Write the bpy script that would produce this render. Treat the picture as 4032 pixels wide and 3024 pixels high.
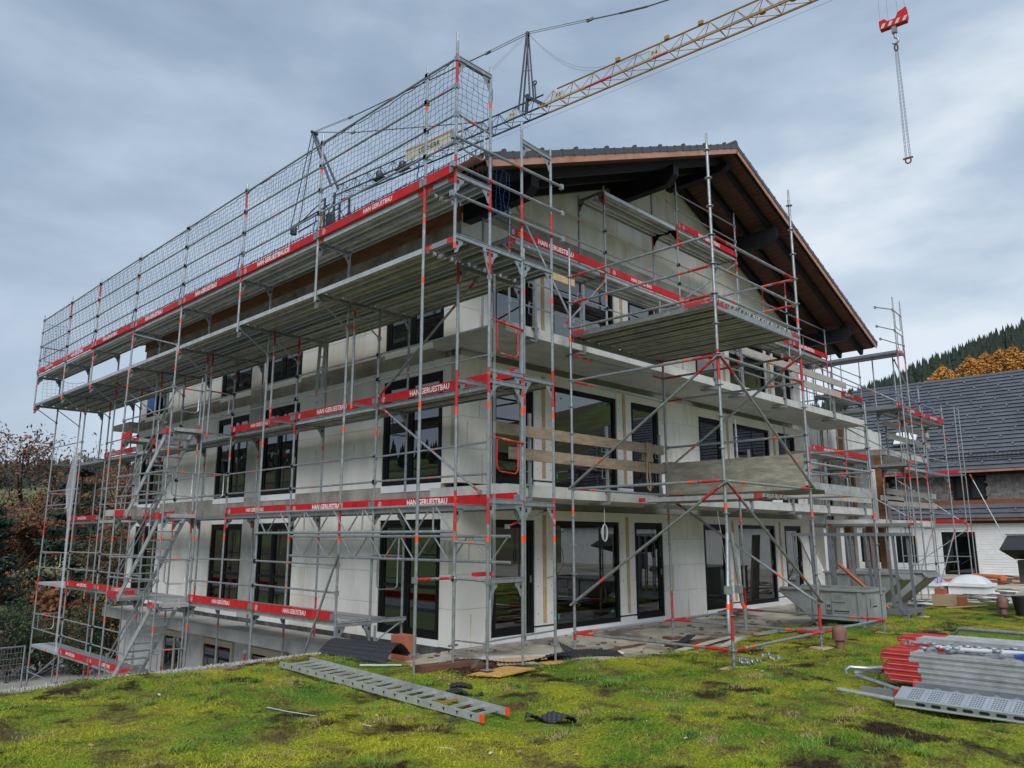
import bpy, math, random
import numpy as np
from mathutils import Vector, Matrix
random.seed(7); rng = np.random.default_rng(7)
for o in list(bpy.data.objects): bpy.data.objects.remove(o)
SC = bpy.context.scene; COL = SC.collection
R = math.radians
V = Vector
# ------------------------------------------------------------------ camera, sky, sun, exposure
cam = bpy.data.cameras.new('camera'); camo = bpy.data.objects.new('camera', cam); COL.objects.link(camo)
cam.sensor_width = 36; cam.lens = 3044.07 / 4032 * 36; cam.clip_end = 4000; cam.clip_start = .1
_y, _p = .798, .19527
f_ = V((math.sin(_y)*math.cos(_p), math.cos(_y)*math.cos(_p), math.sin(_p))); r_ = V((math.cos(_y), -math.sin(_y), 0)); u_ = r_.cross(f_)
camo.matrix_world = Matrix(((r_.x, u_.x, -f_.x, -9.981), (r_.y, u_.y, -f_.y, -11.184), (r_.z, u_.z, -f_.z, 1.94), (0, 0, 0, 1)))
SC.camera = camo
W = bpy.data.worlds.new('World'); SC.world = W; W.use_nodes = True
nt = W.node_tree; N = nt.nodes; L = nt.links; N.clear()
SUN_EL, SUN_AZ = R(42), R(226)          # sun direction: elevation, azimuth from +Y towards +X
out = N.new('ShaderNodeOutputWorld'); bg = N.new('ShaderNodeBackground')
sky = N.new('ShaderNodeTexSky'); sky.sky_type = 'NISHITA'; sky.sun_disc = False; sky.sun_elevation = SUN_EL; sky.sun_rotation = SUN_AZ
tc = N.new('ShaderNodeTexCoord'); mp = N.new('ShaderNodeMapping'); mp.inputs['Scale'].default_value = (1.0, 1.0, 2.6)
n1 = N.new('ShaderNodeTexNoise'); n1.inputs['Scale'].default_value = 2.1; n1.inputs['Detail'].default_value = 6; n1.inputs['Roughness'].default_value = .52; n1.inputs['Distortion'].default_value = .25
n2 = N.new('ShaderNodeTexNoise'); n2.inputs['Scale'].default_value = 5.5; n2.inputs['Detail'].default_value = 5; n2.inputs['Roughness'].default_value = .5
L.new(tc.outputs['Generated'], mp.inputs['Vector']); L.new(mp.outputs['Vector'], n1.inputs['Vector']); L.new(mp.outputs['Vector'], n2.inputs['Vector'])
dt = N.new('ShaderNodeVectorMath'); dt.operation = 'DOT_PRODUCT'; dt.inputs[1].default_value = (math.sin(R(82)), math.cos(R(82)), -.35); L.new(tc.outputs['Generated'], dt.inputs[0])
dm = N.new('ShaderNodeMapRange'); dm.inputs['From Min'].default_value = .1; dm.inputs['From Max'].default_value = 1.0; dm.inputs['To Min'].default_value = -.06; dm.inputs['To Max'].default_value = .24; L.new(dt.outputs['Value'], dm.inputs['Value'])
ad = N.new('ShaderNodeMath'); ad.operation = 'MULTIPLY_ADD'; ad.inputs[1].default_value = .36
L.new(n2.outputs['Fac'], ad.inputs[0]); L.new(n1.outputs['Fac'], ad.inputs[2])
ad2 = N.new('ShaderNodeMath'); ad2.operation = 'ADD'; L.new(ad.outputs[0], ad2.inputs[0]); L.new(dm.outputs[0], ad2.inputs[1])
cr = N.new('ShaderNodeValToRGB'); L.new(ad2.outputs[0], cr.inputs['Fac'])
e = cr.color_ramp.elements; e[0].position = .46; e[0].color = (.150, .197, .262, 1); e[1].position = .98; e[1].color = (.43, .47, .51, 1)
k = e.new(.63); k.color = (.190, .244, .315, 1); k = e.new(.80); k.color = (.262, .32, .39, 1)
sxyz = N.new('ShaderNodeSeparateXYZ'); L.new(tc.outputs['Generated'], sxyz.inputs[0])
hz = N.new('ShaderNodeMapRange'); hz.inputs['From Min'].default_value = 0; hz.inputs['From Max'].default_value = .40; hz.inputs['To Min'].default_value = .5; hz.inputs['To Max'].default_value = 0
L.new(sxyz.outputs['Z'], hz.inputs['Value'])
mh = N.new('ShaderNodeMix'); mh.data_type = 'RGBA'; L.new(hz.outputs[0], mh.inputs[0]); L.new(cr.outputs[0], mh.inputs[6]); mh.inputs[7].default_value = (.36, .405, .455, 1)
sk = N.new('ShaderNodeVectorMath'); sk.operation = 'SCALE'; sk.inputs['Scale'].default_value = .1; L.new(sky.outputs[0], sk.inputs[0])
mx = N.new('ShaderNodeMix'); mx.data_type = 'RGBA'; mx.inputs[0].default_value = .93; L.new(sk.outputs[0], mx.inputs[6]); L.new(mh.outputs[2], mx.inputs[7])
L.new(mx.outputs[2], bg.inputs['Color']); bg.inputs['Strength'].default_value = .92; L.new(bg.outputs[0], out.inputs['Surface'])
sl = bpy.data.lights.new('sun', 'SUN'); sl.energy = 1.5; sl.angle = R(38); sl.color = (1, .975, .94); so = bpy.data.objects.new('sun', sl); COL.objects.link(so)
so.location = (-30, -30, 60)
sd = V((math.sin(SUN_AZ)*math.cos(SUN_EL), math.cos(SUN_AZ)*math.cos(SUN_EL), math.sin(SUN_EL))); so.rotation_euler = sd.to_track_quat('Z', 'Y').to_euler()
SC.view_settings.view_transform = 'Standard'; SC.view_settings.look = 'None'; SC.view_settings.exposure = 1.0; SC.view_settings.gamma = 1
SC.view_settings.use_curve_mapping = False
SC.render.resolution_x, SC.render.resolution_y = 1024, 768
SC.cycles.max_bounces = 8; SC.cycles.transparent_max_bounces = 12
# ------------------------------------------------------------------ materials
MATS = {}
def mat(name, col, rough=.7, metal=0., var=.15, scale=3., bump=0., bscale=40., col2=None, c2lo=.5, c2hi=.7, spec=None, stretch=None):
    m = bpy.data.materials.new(name); m.use_nodes = True; n = m.node_tree.nodes; l = m.node_tree.links
    b = n['Principled BSDF']; b.inputs['Roughness'].default_value = rough; b.inputs['Metallic'].default_value = metal
    if spec is not None: b.inputs['Specular IOR Level'].default_value = spec
    t = n.new('ShaderNodeNewGeometry'); src = t.outputs['Position']
    if stretch:
        q = n.new('ShaderNodeMapping'); q.inputs['Scale'].default_value = stretch; l.new(src, q.inputs['Vector']); src = q.outputs[0]
    z = n.new('ShaderNodeTexNoise'); z.inputs['Scale'].default_value = scale; z.inputs['Detail'].default_value = 6; z.inputs['Roughness'].default_value = .62; l.new(src, z.inputs['Vector'])
    r = n.new('ShaderNodeMapRange'); r.inputs['From Min'].default_value = .25; r.inputs['From Max'].default_value = .75; r.inputs['To Min'].default_value = 1-var; r.inputs['To Max'].default_value = 1+var; l.new(z.outputs['Fac'], r.inputs['Value'])
    s = n.new('ShaderNodeVectorMath'); s.operation = 'SCALE'; l.new(r.outputs[0], s.inputs['Scale'])
    if col2:
        z2 = n.new('ShaderNodeTexNoise'); z2.inputs['Scale'].default_value = scale*.45; z2.inputs['Detail'].default_value = 7; z2.inputs['Roughness'].default_value = .65; l.new(src, z2.inputs['Vector'])
        r2 = n.new('ShaderNodeMapRange'); r2.inputs['From Min'].default_value = c2lo; r2.inputs['From Max'].default_value = c2hi; l.new(z2.outputs['Fac'], r2.inputs['Value'])
        x = n.new('ShaderNodeMix'); x.data_type = 'RGBA'; l.new(r2.outputs[0], x.inputs[0]); x.inputs[6].default_value = (*col, 1); x.inputs[7].default_value = (*col2, 1); l.new(x.outputs[2], s.inputs[0])
    else: s.inputs[0].default_value = col
    l.new(s.outputs[0], b.inputs['Base Color'])
    if bump:
        z3 = n.new('ShaderNodeTexNoise'); z3.inputs['Scale'].default_value = bscale; z3.inputs['Detail'].default_value = 4; l.new(src, z3.inputs['Vector'])
        bp = n.new('ShaderNodeBump'); bp.inputs['Strength'].default_value = bump; bp.inputs['Distance'].default_value = .02; l.new(z3.outputs['Fac'], bp.inputs['Height']); l.new(bp.outputs[0], b.inputs['Normal'])
    MATS[name] = m; return m
mat('galv', (.33, .355, .375), .40, .62, .28, 14, .08, 60, (.45, .465, .47), .56, .66)
mat('galvd', (.27, .29, .31), .45, .5, .2, 6)
mat('deck_under', (.50, .49, .46), .5, .25, .3, 4, col2=(.33, .32, .29))
mat('cream', (.52, .46, .35), .8, 0, .12, 4)
mat('alu', (.50, .52, .53), .42, .45, .2, 7, col2=(.37, .375, .37))
mat('red', (.50, .012, .016), .6, 0, .28, 6, col2=(.33, .03, .03), c2lo=.48, c2hi=.66, spec=.25)
mat('redworn', (.46, .022, .022), .55, 0, .2, 9, col2=(.42, .34, .33), c2lo=.58, c2hi=.68)
mat('hookwhite', (.55, .50, .48), .6, 0, .1, 5)
mat('orange', (.85, .075, .015), .5, 0, .05, 3)
mat('white_print', (.82, .80, .79), .6, 0, .05, 8, col2=(.60, .30, .29), c2lo=.66, c2hi=.74)
mat('concrete', (.42, .42, .40), .88, 0, .2, 2.2, .12, 30, (.30, .295, .27), .5, .72)
mat('concrete_pale', (.52, .52, .50), .85, 0, .18, 3, .12, 30, (.38, .375, .35), .5, .7)
mat('concrete_stain', (.36, .34, .30), .9, 0, .28, 2.5, .2, 25, (.18, .155, .125), .45, .68)
mat('block', (.79, .772, .73), .92, 0, .09, 1.6, .08, 60, (.63, .605, .55), .48, .70, stretch=(1.3, 1.3, .4))
mat('block_warm', (.75, .725, .66), .92, 0, .10, 2, .08, 60, (.58, .54, .45), .46, .68, stretch=(1.3, 1.3, .4))
mat('mortar', (.50, .47, .40), .95, 0, .2, 8)
mat('glue', (.62, .52, .34), .8, 0, .3, 9, col2=(.66, .62, .54), c2lo=.45, c2hi=.6)
mat('insul', (.77, .76, .735), .85, 0, .08, 2.5, col2=(.68, .66, .61), c2lo=.55, c2hi=.75)
mat('xps', (.80, .81, .82), .7, 0, .04, 3)
mat('bitumen', (.055, .055, .056), .75, 0, .35, 6, .3, 40, (.16, .16, .16), .5, .7)
mat('frame', (.008, .0085, .0095), .5, 0, .1, 3, spec=.22)
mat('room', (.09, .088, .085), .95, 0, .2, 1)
mat('timber', (.28, .125, .048), .7, 0, .3, 4, .1, 30, (.19, .08, .033), .45, .65, stretch=(6, 1, 6))
mat('plank_grey', (.40, .375, .34), .85, 0, .2, 5, .15, 30, (.30, .275, .24), .45, .68, stretch=(1, 4, 4))
mat('plank', (.36, .27, .195), .8, 0, .28, 5, .15, 30, (.25, .19, .14), .45, .68, stretch=(1, 4, 4))
mat('newwood', (.55, .38, .20), .75, 0, .2, 5, .1, 30, (.45, .30, .15), .45, .68)
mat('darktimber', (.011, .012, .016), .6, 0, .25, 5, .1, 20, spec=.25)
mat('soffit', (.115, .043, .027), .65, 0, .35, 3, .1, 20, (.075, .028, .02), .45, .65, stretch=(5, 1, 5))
mat('copper', (.62, .30, .20), .42, .55, .14, 3, col2=(.52, .23, .15), c2lo=.5, c2hi=.6)
mat('copper_dark', (.36, .14, .075), .4, .6, .25, 4)
mat('tile', (.062, .066, .074), .5, 0, .2, 5, .05, 30)
mat('tile2', (.10, .11, .13), .42, 0, .24, 1.0, col2=(.075, .083, .10))
mat('net', (.03, .04, .055), .8, 0, .1, 3)
mat('netblue', (.02, .06, .26), .7, 0, .1, 3)
mat('wpaint', (.70, .715, .72), .7, 0, .12, 2)
mat('shingle', (.13, .125, .125), .8, 0, .45, 7, .2, 20, (.20, .19, .185), .45, .6)
mat('yellow', (.37, .195, .05), .5, 0, .15, 3)
mat('craneblue', (.05, .062, .085), .5, .2, .2, 3)
mat('signw', (.45, .43, .36), .6, 0, .1, 3)
mat('black', (.015, .015, .016), .6, 0, .1, 3)
mat('mat_black', (.022, .024, .028), .5, 0, .2, 6)
mat('brick', (.36, .115, .06), .85, 0, .2, 8, .1, 60)
mat('pipe', (.50, .13, .035), .5, 0, .1, 3)
mat('clay', (.18, .095, .075), .7, 0, .2, 8)
mat('osb', (.52, .30, .075), .75, 0, .25, 14, col2=(.36, .19, .05))
mat('blue', (.03, .11, .42), .5, 0, .15, 4)
mat('plastic', (.62, .66, .70), .35, 0, .1, 4)
mat('rust', (.13, .055, .035), .85, 0, .3, 8)
mat('strap', (.40, .33, .22), .85, 0, .15, 8)
mat('cable', (.55, .56, .56), .6, 0, .1, 3)
mat('cabled', (.05, .05, .05), .6, 0, .1, 3)
mat('carton', (.40, .30, .20), .85, 0, .1, 4)
mat('roofred', (.33, .13, .07), .85, 0, .3, 3, .2, 8)
mat('roofbrown', (.14, .085, .065), .85, 0, .35, 4, .2, 8)
mat('housewall', (.55, .52, .47), .9, 0, .1, 1)
mat('bark', (.075, .06, .05), .95, 0, .3, 8, .3, 12)
mat('twig', (.11, .085, .075), .95, 0, .3, 8)
mat('formwork', (.30, .29, .235), .85, 0, .32, 5, .5, 22, (.20, .19, .14), .42, .60, stretch=(1, .6, 2.5))
mat('greyskip', (.30, .325, .33), .55, .25, .2, 4, .1, 20, (.40, .41, .38), .5, .72)
mat('steelrack', (.19, .205, .235), .5, .35, .2, 5)
mat('roofing', (.46, .42, .34), .8, 0, .2, .9, .1, 12, (.17, .145, .115), .5, .62)
mat('wetconc', (.46, .42, .335), .42, 0, .25, 1.6, .1, 18, (.14, .115, .085), .50, .60)
mat('straw', (.34, .27, .13), .9, 0, .35, 6)
mat('tuft', (.13, .24, .03), .9, 0, .35, 5)
mat('tuft_dark', (.05, .12, .03), .9, 0, .35, 5)
mat('bark_mulch', (.10, .045, .03), .95, 0, .4, 12, .6, 40)
mat('gravel', (.36, .35, .33), .9, 0, .4, 30, .5, 60)
mat('perf', (.45, .49, .53), .4, .5, .1, 5)
mat('leaf_rust', (.19, .075, .026), .8, 0, .45, 2.5)
mat('leaf_brown', (.095, .05, .025), .8, 0, .45, 2.5)
mat('leaf_gold', (.44, .20, .035), .8, 0, .4, .05)
mat('leaf_green', (.045, .075, .02), .8, 0, .45, 2.5)
mat('needle', (.016, .040, .024), .8, 0, .45, 2)
mat('conifer', (.022, .038, .024), .9, 0, .5, .03)
mat('hedge', (.05, .022, .018), .9, 0, .4, 4)
mat('grassblue', (.05, .11, .03), .9, 0, .3, 2)
def grassmat(name, lift):
    m = bpy.data.materials.new(name); m.use_nodes = True; n = m.node_tree.nodes; l = m.node_tree.links; b = n['Principled BSDF']; b.inputs['Roughness'].default_value = .9; b.inputs['Specular IOR Level'].default_value = .15
    g = n.new('ShaderNodeNewGeometry')
    flat = n.new('ShaderNodeVectorMath'); flat.operation = 'MULTIPLY'; flat.inputs[1].default_value = (1, 1, .0); l.new(g.outputs['Position'], flat.inputs[0])
    def nz(sc, dt, ro=.6):
        z = n.new('ShaderNodeTexNoise'); z.inputs['Scale'].default_value = sc; z.inputs['Detail'].default_value = dt; z.inputs['Roughness'].default_value = ro; l.new(flat.outputs[0], z.inputs['Vector']); return z.outputs['Fac']
    def rng_(src, a, c):
        q = n.new('ShaderNodeMapRange'); q.inputs['From Min'].default_value = a; q.inputs['From Max'].default_value = c; l.new(src, q.inputs['Value']); return q.outputs[0]
    def mixc(fac, a, c):
        q = n.new('ShaderNodeMix'); q.data_type = 'RGBA'; l.new(fac, q.inputs[0])
        for i, x in ((6, a), (7, c)):
            if isinstance(x, tuple): q.inputs[i].default_value = (*[v*lift for v in x], 1)
            else: l.new(x, q.inputs[i])
        return q.outputs[2]
    c = mixc(rng_(nz(.55, 5), .40, .62), (.098, .185, .018), (.335, .328, .023))
    c = mixc(rng_(nz(2.2, 6), .48, .68), c, (.21, .20, .035))
    c = mixc(rng_(nz(1.5, 8, .7), .50, .63), c, (.105, .080, .032))
    # bare soil patches with outlines of their own
    q = n.new('ShaderNodeTexNoise'); q.inputs['Scale'].default_value = .8; q.inputs['Detail'].default_value = 9; q.inputs['Roughness'].default_value = .68
    mpp = n.new('ShaderNodeMapping'); mpp.inputs['Location'].default_value = (3.1, 7.7, 0); l.new(flat.outputs[0], mpp.inputs['Vector']); l.new(mpp.outputs[0], q.inputs['Vector'])
    c = mixc(rng_(q.outputs['Fac'], .53, .60), c, (.038, .024, .014))
    v = n.new('ShaderNodeMapRange'); v.inputs['From Min'].default_value = .3; v.inputs['From Max'].default_value = .7; v.inputs['To Min'].default_value = .45; v.inputs['To Max'].default_value = 1.5; l.new(nz(34, 5, .7), v.inputs['Value'])
    s = n.new('ShaderNodeVectorMath'); s.operation = 'SCALE'; l.new(c, s.inputs[0]); l.new(v.outputs[0], s.inputs['Scale']); l.new(s.outputs[0], b.inputs['Base Color'])
    if lift <= 1:
        z3 = n.new('ShaderNodeTexNoise'); z3.inputs['Scale'].default_value = 22; z3.inputs['Detail'].default_value = 6; l.new(g.outputs['Position'], z3.inputs['Vector'])
        bp = n.new('ShaderNodeBump'); bp.inputs['Strength'].default_value = .9; bp.inputs['Distance'].default_value = .05; l.new(z3.outputs['Fac'], bp.inputs['Height']); l.new(bp.outputs[0], b.inputs['Normal'])
    MATS[name] = m
grassmat('turf', .88); grassmat('blade', 1.3)
def glassmat(name, tint):
    m = bpy.data.materials.new(name); m.use_nodes = True; n = m.node_tree.nodes; l = m.node_tree.links; n.clear()
    o = n.new('ShaderNodeOutputMaterial'); t = n.new('ShaderNodeBsdfTransparent'); t.inputs[0].default_value = (*tint, 1); gl = n.new('ShaderNodeBsdfGlossy'); gl.inputs['Roughness'].default_value = .0; gl.inputs[0].default_value = (.9, .93, .95, 1)
    fr = n.new('ShaderNodeFresnel'); fr.inputs[0].default_value = 2.45; mi = n.new('ShaderNodeMixShader'); l.new(fr.outputs[0], mi.inputs[0]); l.new(t.outputs[0], mi.inputs[1]); l.new(gl.outputs[0], mi.inputs[2]); l.new(mi.outputs[0], o.inputs[0]); MATS[name] = m
glassmat('glass', (.30, .34, .33))
m = bpy.data.materials.new('film'); m.use_nodes = True; n = m.node_tree.nodes; l = m.node_tree.links; b = n['Principled BSDF']; b.inputs['Base Color'].default_value = (.55, .60, .66, 1); b.inputs['Roughness'].default_value = .35; b.inputs['Alpha'].default_value = .38; MATS['film'] = m
# perforated sheet: dark round holes in rows
m = bpy.data.materials.new('perfsheet'); m.use_nodes = True; n = m.node_tree.nodes; l = m.node_tree.links; b = n['Principled BSDF']; b.inputs['Roughness'].default_value = .42; b.inputs['Metallic'].default_value = .4
g = n.new('ShaderNodeNewGeometry'); vo = n.new('ShaderNodeTexVoronoi'); vo.inputs['Scale'].default_value = 30; vo.inputs['Randomness'].default_value = 0; l.new(g.outputs['Position'], vo.inputs['Vector'])
rr = n.new('ShaderNodeMapRange'); rr.inputs['From Min'].default_value = .26; rr.inputs['From Max'].default_value = .34; l.new(vo.outputs['Distance'], rr.inputs['Value'])
x = n.new('ShaderNodeMix'); x.data_type = 'RGBA'; x.inputs[6].default_value = (.03, .03, .035, 1); x.inputs[7].default_value = (.44, .48, .52, 1); l.new(rr.outputs[0], x.inputs[0]); l.new(x.outputs[2], b.inputs['Base Color']); MATS['perfsheet'] = m
# ------------------------------------------------------------------ mesh helpers
class MB:
    def __init__(s, *mats): s.v = []; s.f = []; s.m = []; s.mats = list(mats) or ['galv']; s.k = 0
    def add(s, vs, fs, k=None):
        o = len(s.v); s.v += [tuple(p) for p in vs]; s.f += [tuple(i+o for i in q) for q in fs]; s.m += [s.k if k is None else k]*len(fs); return s
    def box(s, x0, y0, z0, x1, y1, z1, k=None):
        x0, x1 = min(x0, x1), max(x0, x1); y0, y1 = min(y0, y1), max(y0, y1); z0, z1 = min(z0, z1), max(z0, z1)
        return s.add([(x0, y0, z0), (x1, y0, z0), (x1, y1, z0), (x0, y1, z0), (x0, y0, z1), (x1, y0, z1), (x1, y1, z1), (x0, y1, z1)],
                     [(0, 3, 2, 1), (4, 5, 6, 7), (0, 1, 5, 4), (1, 2, 6, 5), (2, 3, 7, 6), (3, 0, 4, 7)], k)
    def beam(s, p, q, w, h, k=None, up=(0, 0, 1)):
        p, q = V(p), V(q); d = (q-p).normalized(); a = d.cross(V(up))
        if a.length < 1e-4: a = d.cross(V((1, 0, 0)))
        a.normalize(); b = a.cross(d).normalized(); a *= w/2; b *= h/2
        return s.add([p-a-b, p+a-b, p+a+b, p-a+b, q-a-b, q+a-b, q+a+b, q-a+b], [(3, 2, 1, 0), (4, 5, 6, 7), (0, 1, 5, 4), (1, 2, 6, 5), (2, 3, 7, 6), (3, 0, 4, 7)], k)
    def path(s, pts, r, n=8, k=None, ks=None, caps=True):
        pts = [V(p) for p in pts]; o = len(s.v); rs = r if isinstance(r, (list, tuple)) else [r]*len(pts); a = None
        for i, p in enumerate(pts):
            d = (pts[min(i+1, len(pts)-1)]-pts[max(i-1, 0)]).normalized()
            if a is None: a = d.cross(V((0, 0, 1)) if abs(d.z) < .9 else V((1, 0, 0))).normalized()
            else: a = (a-d*a.dot(d)).normalized()
            b = d.cross(a)
            s.v += [tuple(p+(a*math.cos(t)+b*math.sin(t))*rs[i]) for t in [2*math.pi*j/n for j in range(n)]]
        for i in range(len(pts)-1):
            for j in range(n):
                s.f.append((o+i*n+j, o+i*n+(j+1) % n, o+(i+1)*n+(j+1) % n, o+(i+1)*n+j)); s.m.append(ks[i] if ks else (s.k if k is None else k))
        if caps:
            s.f.append(tuple(o+j for j in range(n))[::-1]); s.f.append(tuple(o+(len(pts)-1)*n+j for j in range(n))); s.m += [s.k if k is None else k]*2
        return s
    def tube(s, p, q, r=.024, n=8, k=None): return s.path([p, q], r, n, k)
    def prism(s, poly, d, k=None):
        n = len(poly); d = V(d); a = [V(p) for p in poly]; return s.add(a+[p+d for p in a], [tuple(range(n))[::-1], tuple(range(n, 2*n))]+[(i, (i+1) % n, (i+1) % n+n, i+n) for i in range(n)], k)
    def lathe(s, c, prof, n=16, k=None):
        c = V(c); vs = []; fs = []
        for (r, z) in prof: vs += [(c.x+r*math.cos(2*math.pi*j/n), c.y+r*math.sin(2*math.pi*j/n), c.z+z) for j in range(n)]
        for i in range(len(prof)-1): fs += [(i*n+j, i*n+(j+1) % n, (i+1)*n+(j+1) % n, (i+1)*n+j) for j in range(n)]
        fs += [tuple(range(n))[::-1], tuple((len(prof)-1)*n+j for j in range(n))]
        return s.add(vs, fs, k)
    def build(s, name, parent=None, label=None, cat=None, group=None, kind=None, smooth=True):
        a = np.array(s.v, dtype=float); lo = a.min(0); hi = a.max(0); c = V(((lo[0]+hi[0])/2, (lo[1]+hi[1])/2, lo[2]))
        me = bpy.data.meshes.new(name); me.from_pydata([tuple(p) for p in a-np.array(c)], [], s.f)
        for q in s.mats: me.materials.append(MATS[q])
        me.polygons.foreach_set('material_index', s.m)
        if smooth: me.polygons.foreach_set('use_smooth', [True]*len(s.f)); me.set_sharp_from_angle(angle=R(38))
        me.update(); return link(name, me, c, parent, label, cat, group, kind)
WORLD = {}
def link(name, me, loc, parent=None, label=None, cat=None, group=None, kind=None):
    o = bpy.data.objects.new(name, me); COL.objects.link(o); loc = V(loc); WORLD[o.name] = loc
    if parent is not None: o.parent = parent; o.location = loc-WORLD[parent.name]
    else: o.location = loc
    return tag(o, label, cat, group, kind)
def tag(o, label=None, cat=None, group=None, kind=None):
    for a, b in (('label', label), ('category', cat), ('group', group), ('kind', kind)):
        if b: o[a] = b
    return o
def thing(name, loc, label, cat, group=None): return link(name, None, loc, None, label, cat, group)
def plate_poly(o, u, w, pts): o, u, w = V(o), V(u), V(w); return [o+u*a+w*b for a, b in pts]
TXT = {}
def lettering(s, size, org, xd, nrm, parent, mt='white_print', sx=1., bold=.012, name='lettering', center=True):
    xd, nrm = V(xd).normalized(), V(nrm).normalized(); up = nrm.cross(xd)
    key = (s, bold)
    if key not in TXT:
        c = bpy.data.curves.new('t', 'FONT'); c.body = s; c.size = 1; c.offset = bold; c.align_x = 'CENTER' if center else 'LEFT'; c.align_y = 'CENTER'; c.resolution_u = 2
        o = bpy.data.objects.new('t', c); COL.objects.link(o); bpy.context.view_layer.update(); me = o.to_mesh(); TXT[key] = ([tuple(v.co) for v in me.vertices], [tuple(p.vertices) for p in me.polygons]); o.to_mesh_clear(); bpy.data.objects.remove(o); bpy.data.curves.remove(c)
    vs, fs = TXT[key]; o = V(org); b = MB(mt); b.add([o+xd*(p[0]*size*sx)+up*(p[1]*size) for p in vs], fs); return b.build(name, parent, smooth=False)
# ------------------------------------------------------------------ scaffold kit
RS = random.Random(3)
def standard(T, x, y, z0, z1, levels=(), r=.0245, name='standard', redp=.38, bands=True, foot=False, spig=True):
    cuts = [(z0, 0)]
    ev = []
    for zl in levels:
        if z0+.2 < zl < z1+.3:
            if RS.random() < redp: ev.append((max(z0, zl-RS.uniform(.28, .5)), min(z1, zl+RS.uniform(.0, .22)), 1))
            if bands and RS.random() < .72: a = zl-.60; ev.append((max(z0, a), max(z0, a)+.10, 2))
    ev = sorted(e for e in ev if e[1] > e[0]); pts = [z0]; ks = []
    for a, b, kk in ev:
        if a < pts[-1]-1e-6: continue
        if a > pts[-1]+1e-3: pts.append(a); ks.append(0)
        if b < z1+1e-6: pts.append(b); ks.append(kk)
    if pts[-1] < z1-1e-3: pts.append(z1); ks.append(0)
    b = MB('galv', 'redworn', 'orange', 'galvd'); b.path([(x, y, z) for z in pts], r, 8, 0, ks)
    if spig: b.tube((x, y, z1), (x, y, z1+.16), r*.78, 6, 0)
    if foot:
        b.tube((x, y, z0-.28), (x, y, z0), .019, 6, 0); b.box(x-.075, y-.075, z0-.285, x+.075, y+.075, z0-.275, 0); b.box(x-.09, y-.012, z0-.03, x+.09, y+.012, z0+.0, 0); b.lathe((x, y, z0-.03), [(.035, 0), (.035, .03)], 8, 0)
    return b.build(name, T)
def rail(T, p, q, r=.019, name='guardrail', band=True, redends=False):
    p, q = V(p)+V((0, 0, RS.uniform(-.02, .02))), V(q)+V((0, 0, RS.uniform(-.02, .02))); b = MB('galv', 'orange', 'redworn'); pts = [p]; ks = []
    d = q-p; ln = d.length
    if redends: pts.append(p+d*(.3/ln)); ks.append(2)
    if band: t = RS.choice((.3, .45, .55, .7)); pts += [p+d*t, p+d*(t+.075/ln)]; ks += [0, 1]
    if redends: pts.append(p+d*(1-.3/ln)); ks.append(0)
    pts.append(q); ks.append(2 if redends else 0)
    b.path(pts, r, 7, 0, ks)
    for e_ in (p, q): b.box(e_.x-.032, e_.y-.032, e_.z-.05, e_.x+.032, e_.y+.032, e_.z+.035, 0)
    return b.build(name, T)
def brace(T, p, q, r=.022, name='diagonal_brace', red=True):
    p, q = V(p), V(q); d = q-p; ln = d.length; b = MB('galv', 'orange', 'redworn'); t = .28/ln
    if red: b.path([p, p+d*t, p+d*.78, p+d*(.78+.08/ln), p+d*(1-t*.6), q], r, 8, 0, [2, 0, 1, 0, 2])
    else: b.path([p, q], r, 8, 0)
    for e_ in (p, q): b.box(e_.x-.03, e_.y-.03, e_.z-.035, e_.x+.03, e_.y+.03, e_.z+.035, 0)
    return b.build(name, T)
GUS = [(.0, .0), (.17, .0), (.17, -.05), (.10, -.12), (.06, -.21), (.0, -.24)]
HOLE = [(.03, -.04), (.07, -.04), (.07, -.10), (.03, -.10)]
def transom(T, p, q, gus=True, h=.055, name='transom'):
    p, q = V(p), V(q); d = (q-p).normalized(); b = MB('galv', 'black'); up = V((0, 0, 1)); s_ = d.cross(up)
    b.beam(p, q, .048, h, 0); b.beam(p+up*(h/2+.012), q+up*(h/2+.012), .06, .01, 0)
    if gus:
        for o, u in ((p, d), (q, -d)):
            b.prism(plate_poly(o-s_*.004-up*h*.5, u, up, GUS), s_*.008, 0)
            for sg in (-.0055, .0045): b.prism(plate_poly(o+s_*sg-up*h*.5, u, up, HOLE), s_*.001, 1)
    return b.build(name, T)
PLK = {}
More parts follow.
